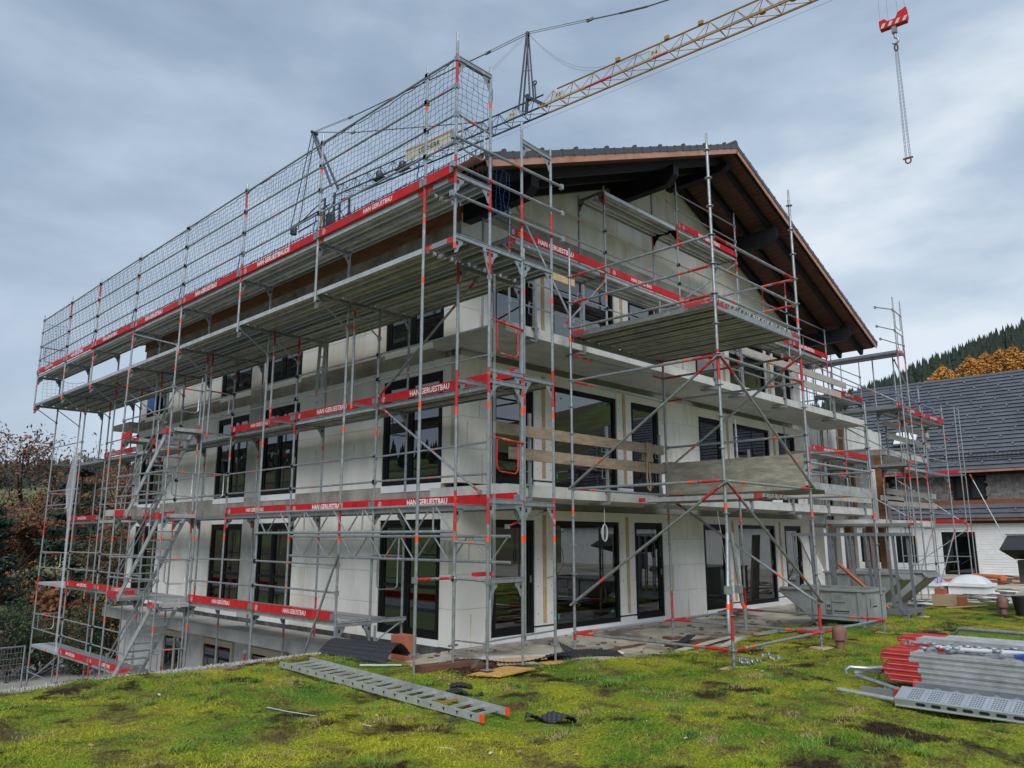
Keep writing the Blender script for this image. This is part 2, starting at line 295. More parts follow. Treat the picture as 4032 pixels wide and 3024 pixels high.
def plank(T, a, c, ax, kind='alu', w=.31, name='deck_board', red=True):
    """deck board from a to c along axis ax ('x'/'y'); a, c = (x, y, z) centre-line of the top"""
    a, c = V(a), V(c); ln = round((c-a).length, 2); rv = RS.random() < .3 and red; key = (ln, ax, kind, w, rv)
    if key not in PLK:
        if kind == 'wood': b = MB('plank'); prof = [(-w/2, 0), (w/2, 0), (w/2, -.045), (-w/2, -.045)]
        else:
            b = MB({'steel': 'galv', 'alu': 'alu', 'perf': 'galv', 'conc': 'concrete_pale'}[kind], 'redworn', 'orange', 'perfsheet', 'deck_under'); prof = [(-w/2, 0), (w/2, 0), (w/2, -.085), (w/2-.012, -.085), (w/2-.012, -.008)]; nr = 2; rw = (w-.024)/nr
            for i in range(nr):
                u0 = w/2-.012-i*rw; prof += [(u0-rw*.28, -.008), (u0-rw*.34, -.06), (u0-rw*.66, -.06), (u0-rw*.72, -.008)]
            prof += [(-w/2+.012, -.008), (-w/2+.012, -.085), (-w/2, -.085)]
        n = len(prof); st = [0, .16, ln*.45, ln*.45+.12, ln-.16, ln] if kind != 'wood' else [0, ln]; km = [1 if rv else 0, 0, 2 if RS.random() < .12 else 0, 0, 1 if rv else 0] if kind != 'wood' else [0]
        vs = []; fs = []; ks = []
        for t in st: vs += [((t-ln/2, -u, z) if ax == 'x' else (u, t-ln/2, z)) for u, z in prof]
        for i in range(len(st)-1):
            for j in range(n):
                fs.append((i*n+j, (i+1)*n+j, (i+1)*n+(j+1) % n, i*n+(j+1) % n))
                kk = km[i]
                if kind in ('perf',) and j == 0: kk = 3
                if kind != 'wood' and kk in (1, 2) and not (j == 1 or j == n-1): kk = 0
                if kind == 'perf' and 4 <= j < n-4: kk = 3
                if kind in ('alu', 'steel') and 4 <= j < n-4: kk = 4
                ks.append(kk)
        fs += [tuple(range(n)), tuple((len(st)-1)*n+j for j in range(n))[::-1]]; ks += [0, 0]
        me = bpy.data.meshes.new(name); me.from_pydata(vs, [], fs)
        for q in b.mats: me.materials.append(MATS[q])
        me.polygons.foreach_set('material_index', ks); me.update(); PLK[key] = me
    return link(name, PLK[key], (a+c)/2, T)
def deck_y(T, x0, x1, y0, y1, z, kinds=('alu', 'steel')):
    n = max(1, int(round((x1-x0)/.345))); w = (x1-x0)/n
    for i in range(n): plank(T, (x0+w*(i+.5), y0+.03, z), (x0+w*(i+.5), y1-.03, z), 'y', RS.choice(kinds), round(w-.025, 3))
def deck_x(T, x0, x1, y0, y1, z, kinds=('alu', 'steel')):
    n = max(1, int(round((y1-y0)/.345))); w = (y1-y0)/n
    for i in range(n): plank(T, (x0+.03, y0+w*(i+.5), z), (x1-.03, y0+w*(i+.5), z), 'x', RS.choice(kinds), round(w-.025, 3))
def toe_y(T, x, y0, y1, z, txt='HAN GERUESTBAU', off=0., h=.155):
    z += RS.uniform(-.012, .014); x += RS.uniform(-.012, .006)
    b = MB('red', 'galvd'); b.box(x-.015, y0+.04, z+.01, x+.015, y1-.04, z+.01+h, 0)
    for yy in (y0+.05, y1-.05): b.box(x-.02, yy-.04, z+.02, x+.022, yy+.04, z+h-.02, 1)
    o = b.build('toe_board', T)
    if txt:
        ext = '\u00dc' in txt
        lettering(txt, h*(.78 if ext else .92), (x-.0185, (y0+y1)/2+off, z+h*.52), (0, -1, 0), (-1, 0, 0), o, sx=.86 if ext else .92, bold=.01 if ext else .022)
        lg(o, (x-.0185, y1-.26, z+h*.5), (0, -1, 0), (-1, 0, 0), h)
    return o
def lg(o, c, xd, nrm, h):
    c = V(c); xd = V(xd); nrm = V(nrm); up = nrm.cross(xd); b = MB('white_print'); n = 14; r0, r1 = h*.34, h*.29
    b.add([c+(xd*math.cos(6.2832*j/n)+up*math.sin(6.2832*j/n))*r for r in (r0, r1) for j in range(n)], [(j, (j+1) % n, n+(j+1) % n, n+j) for j in range(n)])
    for dx in (-.35, 0): b.add(plate_poly(c, xd, up, [((dx)*r1*1, -.6*r1), ((dx+.2)*r1, -.6*r1), ((dx+.45)*r1, .6*r1), ((dx+.25)*r1, .6*r1)]), [(0, 1, 2, 3)])
    b.build('emblem', o, smooth=False)
def toe_x(T, y, x0, x1, z, txt='HAN GERUESTBAU', off=0., h=.155):
    z += RS.uniform(-.012, .014); y += RS.uniform(-.012, .006)
    b = MB('red', 'galvd'); b.box(x0+.04, y-.015, z+.01, x1-.04, y+.015, z+.01+h, 0)
    for xx in (x0+.05, x1-.05): b.box(xx-.04, y-.02, z+.02, xx+.04, y+.022, z+h-.02, 1)
    o = b.build('toe_board', T)
    if txt:
        ext = '\u00dc' in txt
        lettering(txt, h*(.78 if ext else .92), ((x0+x1)/2+off, y-.0185, z+h*.52), (1, 0, 0), (0, -1, 0), o, sx=.86 if ext else .92, bold=.01 if ext else .022); lg(o, (x0+.26, y-.0185, z+h*.5), (1, 0, 0), (0, -1, 0), h)
    return o
def toe_plain(T, p, q, h=.155, name='toe_board'):
    return MB('red').beam(V(p)+V((0, 0, h/2)), V(q)+V((0, 0, h/2)), .03, h).build(name, T)
def gate(T, p, q, h=.5, red=False, name='end_guard'):
    """hooked double end rail: top bar with a U-shaped loop hanging below"""
    p, q = V(p), V(q); d = q-p; b = MB('galv', 'orange', 'redworn'); z = V((0, 0, 1)); kk = 2 if red else 0
    b.path([p, p+d*.4, p+d*.55, q], .019, 7, 0, [kk, 1, kk]); a = p+d*.18; c = p+d*.82; i = d.normalized()*.06
    b.path([a, a-z*(h-.06), a-z*h+i, c-z*h-i, c-z*(h-.06), c], .013, 6, kk); return b.build(name, T)
def ring_standard(T, x, y, z0, z1, reds=(), name='standard', oranges=()):
    pts = [z0]; ks = []
    for a, b_, kk in sorted([(a, b_, 1) for a, b_ in reds]+[(a, a+.1, 2) for a in oranges]):
        if a > pts[-1]: pts.append(a); ks.append(0)
        pts.append(b_); ks.append(kk)
    if pts[-1] < z1: pts.append(z1); ks.append(0)
    b = MB('galv', 'redworn', 'orange'); b.path([(x, y, z) for z in pts], .0255, 10, 0, ks); b.tube((x, y, z1), (x, y, z1+.2), .019, 8, 0)
    o = b.build(name, T)
    zz = .28
    rbs = []
    while zz < z1:
        if zz > z0: rb = MB('galv'); rb.lathe((x, y, zz-.005), [(.03, -.0), (.062, .0), (.062, .009), (.03, .009)], 12); rbs.append(rb)
        zz += .505
    for rb in rbs: rb.build('rosette', o)
    return o
def ledger(T, p, q, red=(False, False), name='ledger', r=.024):
    p, q = V(p), V(q); d = (q-p); ln = d.length; u = d/ln; p = p+u*.045; q = q-u*.045; b = MB('galv', 'redworn', 'orange'); pts = [p]; ks = []
    if red[0]: pts.append(p+u*.42); ks.append(1)
    pts += [p+u*.5, p+u*.6]; ks += [0, 2]
    if red[1]: pts.append(q-u*.4); ks.append(0)
    pts.append(q); ks.append(1 if red[1] else 0); b.path(pts, r, 9, 0, ks)
    for e_ in (p, q): b.beam(e_-u*.02, e_+u*.03, .036, .07, 0)
    return b.build(name, T)
def base_jack(T, x, y, z0, zt, zg, name='base_jack'):
    b = MB('galv'); b.tube((x, y, zg+.012), (x, y, zt), .0185, 8); b.box(x-.075, y-.075, zg, x+.075, y+.075, zg+.012); b.lathe((x, y, z0-.035), [(.034, 0), (.034, .035)], 10); b.box(x-.1, y-.012, z0-.035, x+.1, y+.012, z0-.008); return b.build(name, T)
def lattice(T, ax, fix, a0, a1, z0, z1, name='lattice_girder'):
    P = (lambda t, z: (fix, t, z)) if ax == 'y' else (lambda t, z: (t, fix, z))
    g = link(name, None, P(a0, z0), T); 
    for z in (z0, z1): MB('galv').tube(P(a0, z), P(a1, z), .0242, 9).build('chord', g)
    n = max(2, int(round(abs(a1-a0)/.47))); st = (a1-a0)/n
    for i in range(n):
        t0 = a0+st*i; MB('galv').tube(P(t0+st*.08, z0 if i % 2 else z1), P(t0+st*.92, z1 if i % 2 else z0), .0145, 6).build('web', g)
        if i % 4 == 3: MB('galv').tube(P(t0+st, z0), P(t0+st, z1), .0145, 6).build('web', g)
    return g
# ------------------------------------------------------------------ the setting: terrain, green roof, terrace
def smooth(a, b, t): t = np.clip((t-a)/(b-a), 0, 1); return t*t*(3-2*t)
def hillh(az):      # hill crest height by azimuth (degrees from +Y towards +X)
    pts = [(-180, 30), (-120, 60), (-60, 95), (-20, 60), (0, 42), (10, 46), (16, 52), (22, 52), (40, 60), (66, 96), (70, 112), (72.4, 122), (74.2, 132), (78.5, 150), (82, 164), (90, 190), (110, 180), (150, 60), (180, 30)]
    return np.interp(az, [p[0] for p in pts], [p[1] for p in pts])
def terrain(x, y):
    dx, dy = x+10, y+11; r = np.hypot(dx, dy); az = np.degrees(np.arctan2(dx, dy))
    z = -3.35+hillh(az)*smooth(110, 760, r)*1.0
    z = z+np.where(r > 120, 2.0*np.sin(x*.021)*np.cos(y*.017), 0)
    z = z-2.0*smooth(8, 30, y-22)*(x < 14)*(r < 200)
    return z
rad = np.concatenate([np.linspace(0, 60, 16), np.linspace(70, 900, 45), [1100, 1500, 2200]]); ang = np.linspace(0, 2*np.pi, 181)[:-1]
gx = (-10+rad[:, None]*np.sin(ang)[None]).ravel(); gy = (-11+rad[:, None]*np.cos(ang)[None]).ravel(); gz = terrain(gx, gy)
mat('meadow', (.10, .145, .028), .95, 0, .35, .05, 0, 1, (.085, .06, .03), .46, .56)
b = MB('meadow'); na = 180
b.add(np.stack([gx, gy, gz], 1), [(i*na+j, (i+1)*na+j, (i+1)*na+(j+1) % na, i*na+(j+1) % na) for i in range(len(rad)-1) for j in range(na)])
b.build('ground', kind='structure')
MB('gravel').box(-9, .9, -3.6, 0, 19.5, -3.12).box(-9, 19.5, -3.6, 4, 27, -3.13).build('yard', kind='structure')
# green roof (lawn on the flat roof the photographer stands on)
def lawn_edge(x): return np.interp(x, [-60, -2.35, -2.0, -.6, .6, 2.2, 3.2, 5.4, 8.5, 15, 18], [.78, .78, -2.35, -2.75, -3.3, -3.25, -3.6, -3.1, -3.0, -3.5, -3.7])
def bump(x, y): return .022*np.sin(x*2.1+1.3*np.sin(y*1.7))+.018*np.sin(y*3.3+x*1.1)+.012*np.sin(x*7.3-y*5.1)+.009*np.sin(x*13.1+y*11.7)
xs = np.concatenate([np.linspace(-45, -10, 20), np.linspace(-9.8, 9, 190), np.linspace(9.3, 17.6, 30)]); ys = np.concatenate([np.linspace(-45, -11, 18), np.linspace(-10.8, .78, 140)])
X, Y = np.meshgrid(xs, ys); Z = bump(X, Y)-.30*smooth(-.18, .12, Y-lawn_edge(X)); Z = np.where((X > -2.3) & (Y > lawn_edge(X)+.2), -.3, Z)
nx = len(xs); b = MB('turf'); fs = []
for j in range(len(ys)-1):
    for i in range(nx-1): fs.append((j*nx+i, j*nx+i+1, (j+1)*nx+i+1, (j+1)*nx+i))
b.add(np.stack([X.ravel(), Y.ravel(), Z.ravel()], 1), fs); lawn = b.build('green_roof', kind='structure')
# short turf blades
n = 330000; px = rng.uniform(-10.5, 14, n*2); py = rng.uniform(-10.2, .75, n*2); d = np.hypot(px+10, py+11.2)
keep = (py < lawn_edge(px)+.02) & (d > 5.5) & (rng.random(n*2) < np.clip(13/d, .12, 1)); 
azb = np.degrees(np.arctan2(px+9.98, py+11.18)); keep &= (azb > 10) & (azb < 82)
px, py = px[keep][:n], py[keep][:n]; m_ = len(px)
cl = .5+.5*np.sin(px*1.9+2*np.sin(py*1.3))*np.sin(py*2.3+1.7*np.sin(px*1.1))
h = rng.uniform(.006, .026, m_)*(.5+1.2*cl); th = rng.uniform(0, 6.283, m_); wd = rng.uniform(.003, .007, m_); ln = rng.uniform(.5, 2.2, m_)*h
pz = bump(px, py)-.006; ta = rng.uniform(0, 6.283, m_)
p0 = np.stack([px+np.cos(th)*wd, py+np.sin(th)*wd, pz], 1); p1 = np.stack([px-np.cos(th)*wd, py-np.sin(th)*wd, pz], 1); p2 = np.stack([px+np.cos(ta)*ln, py+np.sin(ta)*ln, pz+h], 1)
vv = np.stack([p0, p1, p2], 1).reshape(-1, 3); me = bpy.data.meshes.new('turf_blades'); me.vertices.add(len(vv)); me.vertices.foreach_set('co', vv.ravel()); me.loops.add(len(vv)); me.loops.foreach_set('vertex_index', np.arange(len(vv), dtype=np.int32)); me.polygons.add(m_); me.polygons.foreach_set('loop_start', np.arange(0, len(vv), 3, dtype=np.int32)); me.polygons.foreach_set('loop_total', np.full(m_, 3, dtype=np.int32)); me.materials.append(MATS['blade']); me.update(calc_edges=True)
link('turf_blades', me, (0, 0, 0), None, 'short yellow-green moss and grass covering the flat roof', 'grass', None, 'stuff')
# weeds, dry straw tufts and litter that break up the turf
def tufts(name, label, mt, n_, blades, h0, h1, seed, spread):
    r2 = np.random.default_rng(seed); cx = r2.uniform(-9, 10, n_*3); cy = r2.uniform(-9.5, .6, n_*3); a2 = np.degrees(np.arctan2(cx+9.98, cy+11.18)); ok = (cy < lawn_edge(cx)-.1) & (a2 > 11) & (a2 < 81) & (np.hypot(cx+10, cy+11.2) > 6.5); cx, cy = cx[ok][:n_], cy[ok][:n_]; k_ = len(cx)
    sc = np.repeat(r2.uniform(.4, 1.4, k_), blades)*spread; ex = np.repeat(r2.uniform(.6, 2.2, k_), blades); bx = np.repeat(cx, blades)+r2.normal(0, 1, k_*blades)*sc*ex; by = np.repeat(cy, blades)+r2.normal(0, 1, k_*blades)*sc/ex; bz = bump(bx, by); t1 = r2.uniform(0, 6.283, k_*blades); hh = r2.uniform(h0, h1, k_*blades); ll = hh*r2.uniform(.4, 2.0, k_*blades); ww = .004
    q0 = np.stack([bx-np.sin(t1)*ww, by+np.cos(t1)*ww, bz], 1); q1 = np.stack([bx+np.sin(t1)*ww, by-np.cos(t1)*ww, bz], 1); q2 = np.stack([bx+np.cos(t1)*ll, by+np.sin(t1)*ll, bz+hh], 1)
    v3 = np.stack([q0, q1, q2], 1).reshape(-1, 3); b_ = MB(mt); b_.add(v3, [(3*i, 3*i+1, 3*i+2) for i in range(len(v3)//3)]); b_.build(name, None, label, 'grass', None, 'stuff', smooth=False)
tufts('straw_tufts', 'dry tan straw lying in tangles on the green roof', 'straw', 70, 120, .01, .05, 5, .10); tufts('weed_tufts', 'bright green longer grass tufts in the roof turf', 'tuft', 90, 110, .03, .09, 6, .07); tufts('weed_patches', 'dark green low weeds in the roof turf', 'tuft_dark', 70, 120, .01, .045, 8, .12)
r2 = random.Random(4); b = MB('concrete_pale', 'plank', 'osb')
for i in range(160):
    x_, y_ = r2.uniform(-8.5, 9), r2.uniform(-9, .5)
    if y_ > float(lawn_edge(np.array([x_]))[0])-.1: continue
    s_ = r2.uniform(.008, .03); a = r2.uniform(0, 6); z_ = float(bump(np.array([x_]), np.array([y_]))[0])+.018; c = V((x_, y_, z_)); u = V((math.cos(a), math.sin(a), .2))*s_; w = V((-math.sin(a), math.cos(a), .1))*s_*.6; b.prism([c-u-w, c+u-w, c+u*.7+w, c-u*.8+w*.7], (0, 0, .006), r2.choice((0, 1, 2, 1)))
b.build('litter', None, 'tiny chips and fallen leaves scattered on the green roof', 'litter', None, 'stuff')
# roof body under the lawn, metal edge strip with pebbles
MB('concrete').box(-45, -45, -3.2, -2.36, .74, -.32).box(-2.36, -45, -3.2, 18, -.05, -.34).build('roof_slab', kind='structure')
MB('concrete').box(-45, .785, -.42, -2.36, .815, .012).build('roof_edge_strip', kind='structure')
pb = MB('gravel')
for i in range(700):
    x_, y_ = random.uniform(-9.5, -2.4), .68+random.gauss(0, .05); s_ = random.uniform(.008, .02); pb.add([(x_+s_, y_, .01), (x_, y_+s_, .012), (x_-s_, y_, .01), (x_, y_-s_, .012), (x_, y_, .03+s_)], [(0, 1, 4), (1, 2, 4), (2, 3, 4), (3, 0, 4)])
pb.build('edge_pebbles', None, 'pale pebbles along the edge of the green roof', 'gravel', None, 'stuff')
MB('wetconc').box(-2.30, -4.2, -.33, 18, -.02, -.10).build('terrace', kind='structure')
MB('roofing').box(17.9, -30, -.5, 39, 3.5, -.08).build('far_flat_roof', kind='structure')
mat('sticker', (.02, .30, .16), .6, 0, .1, 3)
# ------------------------------------------------------------------ the apartment building
B = thing('apartment_building', (7.8, 8.2, -3.3), 'pale block-built apartment house shell with dark gable roof behind the scaffolding', 'building')
def PT(pl): return (lambda a, d, z: (d, a, z)) if pl == 'x' else (lambda a, d, z: (a, d, z))
def pbox(b, pl, a0, a1, d0, d1, z0, z1, k=None):
    p, q = PT(pl)(a0, d0, z0), PT(pl)(a1, d1, z1); return b.box(*p, *q, k)
def clip(poly, fn):
    o = []
    for i in range(len(poly)):
        p, q = poly[i], poly[(i+1) % len(poly)]; a, c = fn(p), fn(q)
        if a >= 0: o.append(p)
        if (a >= 0) != (c >= 0): t = a/(a-c); o.append((p[0]+(q[0]-p[0])*t, p[1]+(q[1]-p[1])*t))
    return o
XM, SLOPE, ZR = 7.87, .405, 12.27
def zt(x): return ZR-SLOPE*abs(x-XM)
def wall(pl, a0, a1, zs, bl=1.0, roofclip=False, mt='block', glue=True):
    """backing wall with its blocks as sub-parts"""
    w = MB('mortar')
    if roofclip:
        poly = clip(clip([(a0, zs[0]), (a1, zs[0]), (a1, zs[-1]), (a0, zs[-1])], lambda p: ZR-.30+SLOPE*(p[0]-XM)-p[1]), lambda p: ZR-.30-SLOPE*(p[0]-XM)-p[1])
        w.prism([PT(pl)(p[0], .02, p[1]) for p in poly], PT(pl)(0, .22, 0))
    else: pbox(w, pl, a0, a1, .02, .24, zs[0], zs[-1])
    W_ = w.build('wall', B)
    for i in range(len(zs)-1):
        L_ = a1-a0; nb = max(1, int(round(L_/bl))); off = (.5 if i % 2 else 0) if nb > 1 else 0; cuts = [a0]
        for j in range(nb+1):
            c = a0+(j+off)*L_/nb+(random.uniform(-.12, .12) if nb > 1 else 0)
            if a0+.12 < c < a1-.12: cuts.append(c)
        cuts.append(a1)
        for j in range(len(cuts)-1):
            g = .0035; dj = random.uniform(-.004, .003); r = [(cuts[j]+g, zs[i]+g), (cuts[j+1]-g, zs[i]+g), (cuts[j+1]-g, zs[i+1]-g), (cuts[j]+g, zs[i+1]-g)]
            if roofclip: r = clip(clip(r, lambda p: ZR-.30+SLOPE*(p[0]-XM)-p[1]), lambda p: ZR-.30-SLOPE*(p[0]-XM)-p[1])
            if len(r) < 3: continue
            bb = MB(mt if random.random() < .8 else 'block_warm'); q = [PT(pl)(p[0], dj, p[1]) for p in r]
            if pl == 'x': q = q[::-1]
            bb.prism(q, PT(pl)(0, .06, 0)); o = bb.build('block', W_, smooth=False)
    if glue and not roofclip and a1-a0 > .6:
        gb = MB('glue'); nn = random.randint(2, 4)
        for t in range(nn):
            i = random.randrange(len(zs)-1); c = random.uniform(a0+.15, a1-.15); wv = random.uniform(.012, .03); gb = MB('glue'); pbox(gb, pl, c, c+wv, -.006, .0, zs[i]+.02, zs[i+1]-random.uniform(.0, .3)); gb.build('glue_stain', W_)
    return W_
def window(pl, a0, a1, z0, z1, kind='door', mull=None, sill=True, lint=True, zl=None):
    """frame ring(s), glass pane(s), white sill strip and lintel board"""
    f = MB('frame'); d0, d1 = .02, .10; fw = .085
    def ring(b, x0, x1, y0, y1, w, da, db):
        pbox(b, pl, x0, x0+w, da, db, y0, y1); pbox(b, pl, x1-w, x1, da, db, y0, y1); pbox(b, pl, x0+w, x1-w, da, db, y0, y0+w); pbox(b, pl, x0+w, x1-w, da, db, y1-w, y1)
    ring(f, a0, a1, z0, z1, fw, d0, d1)
    fr = link('window', None, PT(pl)((a0+a1)/2, .05, z0), B)
    f.build('frame', fr)
    leaves = [(a0+fw, a1-fw)] if mull is None else [(a0+fw, mull-.03), (mull+.03, a1-fw)]
    if mull: mb = MB('frame'); pbox(mb, pl, mull-.03, mull+.03, d0+.005, d1, z0+fw, z1-fw); mb.build('mullion', fr)
    for i, (u, v) in enumerate(leaves):
        w = .07 if kind != 'fixed' else .018; lf = MB('frame'); ring(lf, u, v, z0+fw, z1-fw, w, d0+.018, d1-.005); 
        if kind == 'bar': pbox(lf, pl, u+w, v-w, d0+.02, d1-.01, z0+.92, z0+.99)
        lf.build('sash', fr); g = MB('glass'); p = [PT(pl)(a, .062, z) for a, z in ((u+w, z0+fw+w), (v-w, z0+fw+w), (v-w, z1-fw-w), (u+w, z1-fw-w))]; g.add(p if pl == 'y' else p[::-1], [(0, 1, 2, 3)]); g.build('pane', fr, smooth=False)
        if kind == 'door' and i == 0: h = MB('galv'); q = PT(pl)(v-.035, .0, z0+1.0); h.box(q[0]-.012, q[1]-.012, q[2], q[0]+.012, q[1]+.012, q[2]+.14); h.build('handle', fr)
    if kind == 'fixed':
        for u_, z_, w_, h_ in ((.14, .2, .05, .11), (a1-a0-.3, .22, .09, .05), (a1-a0-.16, 1.1, .03, .12), (.3, z1-z0-.25, .06, .03)): st = MB('sticker'); pbox(st, pl, a0+u_, a0+u_+w_, .056, .060, z0+z_, z0+z_+h_); st.build('tape', fr, smooth=False)
    if sill: s = MB('xps'); pbox(s, pl, a0+.01, a1-.01, -.012, .1, z0-.15, z0-.004); s.build('sill_strip', fr)
    if lint and zl: s = MB('insul'); pbox(s, pl, a0-.02, a1+.02, -.008, .1, z1+.004, zl-.003); s.build('lintel_board', fr)
Z0s = [-.10, .60, 1.24, 1.87, 2.5]; Z1s = [2.97, 3.65, 4.28, 4.92, 5.5]; Z2s = [5.86, 6.5, 7.13, 7.76, 8.05]
LW = [(.5, 2.47), (5.97, 7.8), (8.6, 10.45), (14.2, 16.05)]
LS = [(0.03, .5), (2.47, 5.97), (10.45, 14.2), (16.05, 16.5)]
RW = [(.91, 2.16, 'door'), (2.81, 5.12, 'fixed'), (5.72, 6.95, 'door'), (8.93, 10.2, 'door'), (10.84, 13.15, 'fixed'), (13.77, 15.0, 'door')]
RSg = [(0.0, .91), (6.95, 8.93), (15.0, 15.71)]
RP = [(2.16, 2.81), (5.12, 5.72), (10.2, 10.84), (13.15, 13.77)]
for si, (zs, w0, w1, top) in enumerate(((Z0s, .02, 2.28, 2.5), (Z1s, 3.0, 5.25, 5.5), (Z2s, 5.92, 8.0, 8.05))):
    for a, c in LS: wall('x', a, c, zs)
    for a, c in LW: window('x', a, c, w0, w1, 'bar' if si == 0 else 'door', mull=a+(c-a)*.55, zl=top, lint=si < 2)
    pc = MB('concrete'); pbox(pc, 'x', 7.8, 8.6, .0, .24, zs[0], zs[-1]); pc.build('concrete_pier', B)
    for a, c in RSg: wall('y', a, c, zs)
    for a, c, kd in RW: window('y', a, c, w0, w1, kd, zl=top if si < 2 else None, lint=si < 2)
    for a, c in RP:
        p = MB('insul'); pbox(p, 'y', a+.003, c-.003, -.015, .12, w0+.13, top-.003); po = p.build('insulation_panel', B)
        s = MB('newwood'); pbox(s, 'y', a+.24, a+.34, -.032, -.016, w0+.18, top-.1); s.build('wood_batten', po)
        s = MB('xps'); pbox(s, 'y', a+.01, c-.01, -.03, .1, w0-.13, w0+.09); s.build('plinth_panel', po)
        s = MB('black')
        for uu in (.08, .5):
            for vv_ in (.35, .9, 1.45, 2.0): pbox(s, 'y', a+uu, a+uu+.02, -.0175, -.0155, w0+vv_, w0+vv_+.02)
        s.build('screw_cap', po, kind='stuff')
    if si < 2:
        fs_ = MB('concrete'); fs_.box(.25, .25, zs[-1]+.02, 15.4, 16.2, zs[-1]+.28); fs_.build('floor_slab', B)
# slab edge bands, ring beams
b = MB('concrete_stain'); b.box(.005, .45, 2.503, .24, 16.5, 2.967).build('ring_beam', B); b = MB('concrete_stain'); b.box(.005, .45, 5.503, .24, 16.5, 5.857).build('ring_beam', B)
MB('concrete_stain').box(-.004, .0, 8.053, .24, 16.5, 8.31).build('ring_beam', B)
MB('concrete_stain').box(.24, -.004, 8.503, 15.46, .24, 8.80).build('ring_beam', B)
wall('y', 0.0, 15.71, [8.053, 8.5], 1.0)
wall('y', 0.0, 15.71, [8.803, 9.42, 10.04, 10.66, 11.28, 11.97], 1.0, roofclip=True)
MB('block').box(15.47, .25, -.1, 15.71, 16.5, 8.6).build('wall', B); MB('block').box(.25, 16.26, -.1, 15.46, 16.5, 8.6).build('wall', B)
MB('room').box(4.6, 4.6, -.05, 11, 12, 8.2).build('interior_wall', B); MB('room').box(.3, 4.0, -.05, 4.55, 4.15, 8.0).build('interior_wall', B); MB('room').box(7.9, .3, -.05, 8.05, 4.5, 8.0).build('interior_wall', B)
MB('room').box(.25, .25, 8.32, 15.4, 16.2, 8.45).build('floor_slab', B); MB('concrete').box(.25, .05, -.4, 15.4, 16.2, -.12).build('floor_slab', B)
MB('bitumen').box(-.02, -.02, -.34, 15.7, .2, -.103).box(-.02, .2, -.34, .2, 16.5, -.103).build('plinth', B)
# balconies (gable side), five cast lengths each
for zb, zt_ in ((2.645, 2.86), (5.63, 5.82)):
    cuts = [-.32, 1.3, 4.75, 8.2, 11.6, 14.6, 17.08]
    for i in range(6):
        g = .006; b = MB('concrete_pale', 'concrete'); b.box(cuts[i]+g, -1.6, zb, cuts[i+1]-g, -.035, zt_, 0)
        b.build('balcony_slab', B)
    MB('concrete_pale').box(-.32, -.03, zb, -.01, .45, zt_).build('balcony_slab', B)
    MB('concrete_pale').box(-.32, 16.55, zb, 4.5, 18.1, zt_).build('balcony_slab', B)
# basement storey below the long facade
MB('concrete').box(-1.0, 1.3, -.46, -.03, 15.4, -.2).build('canopy_slab', B)
MB('concrete_pale').box(.0, .3, -3.3, .25, 16.5, -.465).build('basement_wall', B)
for a, c in ((3.2, 5.0), (5.9, 7.7), (8.6, 10.4), (11.4, 13.0)):
    fr = link('window', None, (-.02, (a+c)/2, -3.0), B); q = MB('cream'); q.box(-.05, a, -3.0, -.002, a+.12, -.75).box(-.05, c-.12, -3.0, -.002, c, -.75).box(-.05, a+.12, -.9, -.002, c-.12, -.75).box(-.045, (a+c)/2-.05, -3.0, -.002, (a+c)/2+.05, -.9); q.build('frame', fr)
    q = MB('frame'); q.box(-.012, a+.12, -3.0, -.003, c-.12, -.9); q.build('backing', fr)
    q = MB('glass'); q.add([(-.02, c-.12, -3), (-.02, a+.12, -3), (-.02, a+.12, -.9), (-.02, c-.12, -.9)], [(0, 1, 2, 3)]); q.build('pane', fr, smooth=False)
# ---- roof
YV0, YV1 = -2.15, 17.6; XE0, XE1 = -1.38, 17.14
RF = link('roof', None, (XM, 7.7, 8.4), B)
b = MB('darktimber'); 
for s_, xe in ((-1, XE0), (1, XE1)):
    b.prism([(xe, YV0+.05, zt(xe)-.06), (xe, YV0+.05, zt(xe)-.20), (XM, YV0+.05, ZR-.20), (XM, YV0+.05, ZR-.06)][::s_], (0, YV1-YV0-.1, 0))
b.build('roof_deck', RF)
b = MB('tile'); nr = 27
for s_, xe in ((-1, XE0), (1, XE1)):
    L_ = abs(xe-XM)
    for i in range(nr):
        x0 = XM+s_*(L_*i/nr); x1 = XM+s_*(L_*(i+1.12)/nr); p = [(x0, YV0+.3, zt(x0)-.035), (x1, YV0+.3, zt(x1)-.0), (x1, YV0+.3, zt(x1)-.03), (x0, YV0+.3, zt(x0)-.058)]
        b.prism(p if s_ < 0 else p[::-1], (0, YV1-YV0-.6, 0))
b.build('tile_field', RF, kind='stuff')
th = math.atan(SLOPE); tl = abs(XE0-XM)/math.cos(th)/nr
w = .34
for s_, xe in ((-1, XE0), (1, XE1)):
    tb = MB('tile'); q = s_
    tb.box(-tl*.5*q, -.04, -.012, tl*.62*q, w, .022); tb.box(-tl*.5*q, -.045, -.10, tl*.60*q, -.012, .0); tb.box(tl*.5*q, -.05, -.11, tl*.64*q, .0, .03); tb.box(-tl*.5*q, w-.06, .02, tl*.62*q, w, .05)
    TILE = None
    for i in range(nr):
        xc = XM+s_*abs(xe-XM)*(i+.5)/nr
        if TILE is None: o = tb.build('verge_tile', RF, smooth=False); TILE = o.data; OFF = o.location+WORLD[RF.name]
        else: o = bpy.data.objects.new('verge_tile', TILE); COL.objects.link(o); o.parent = RF
        o.location = V((xc, YV0, zt(xc)-.03+(i % 3)*.004))-WORLD[RF.name]+Matrix.Rotation(th*s_, 3, 'Y') @ OFF; o.rotation_euler = (0, th*s_, 0)
        if i % 3 == 1: hb = MB('tile'); xx = xc; hb.box(xx-.03, YV0+.02, zt(xx)-.02, xx+.03, YV0+.1, zt(xx)+.07); hb.build('snow_hook', RF)
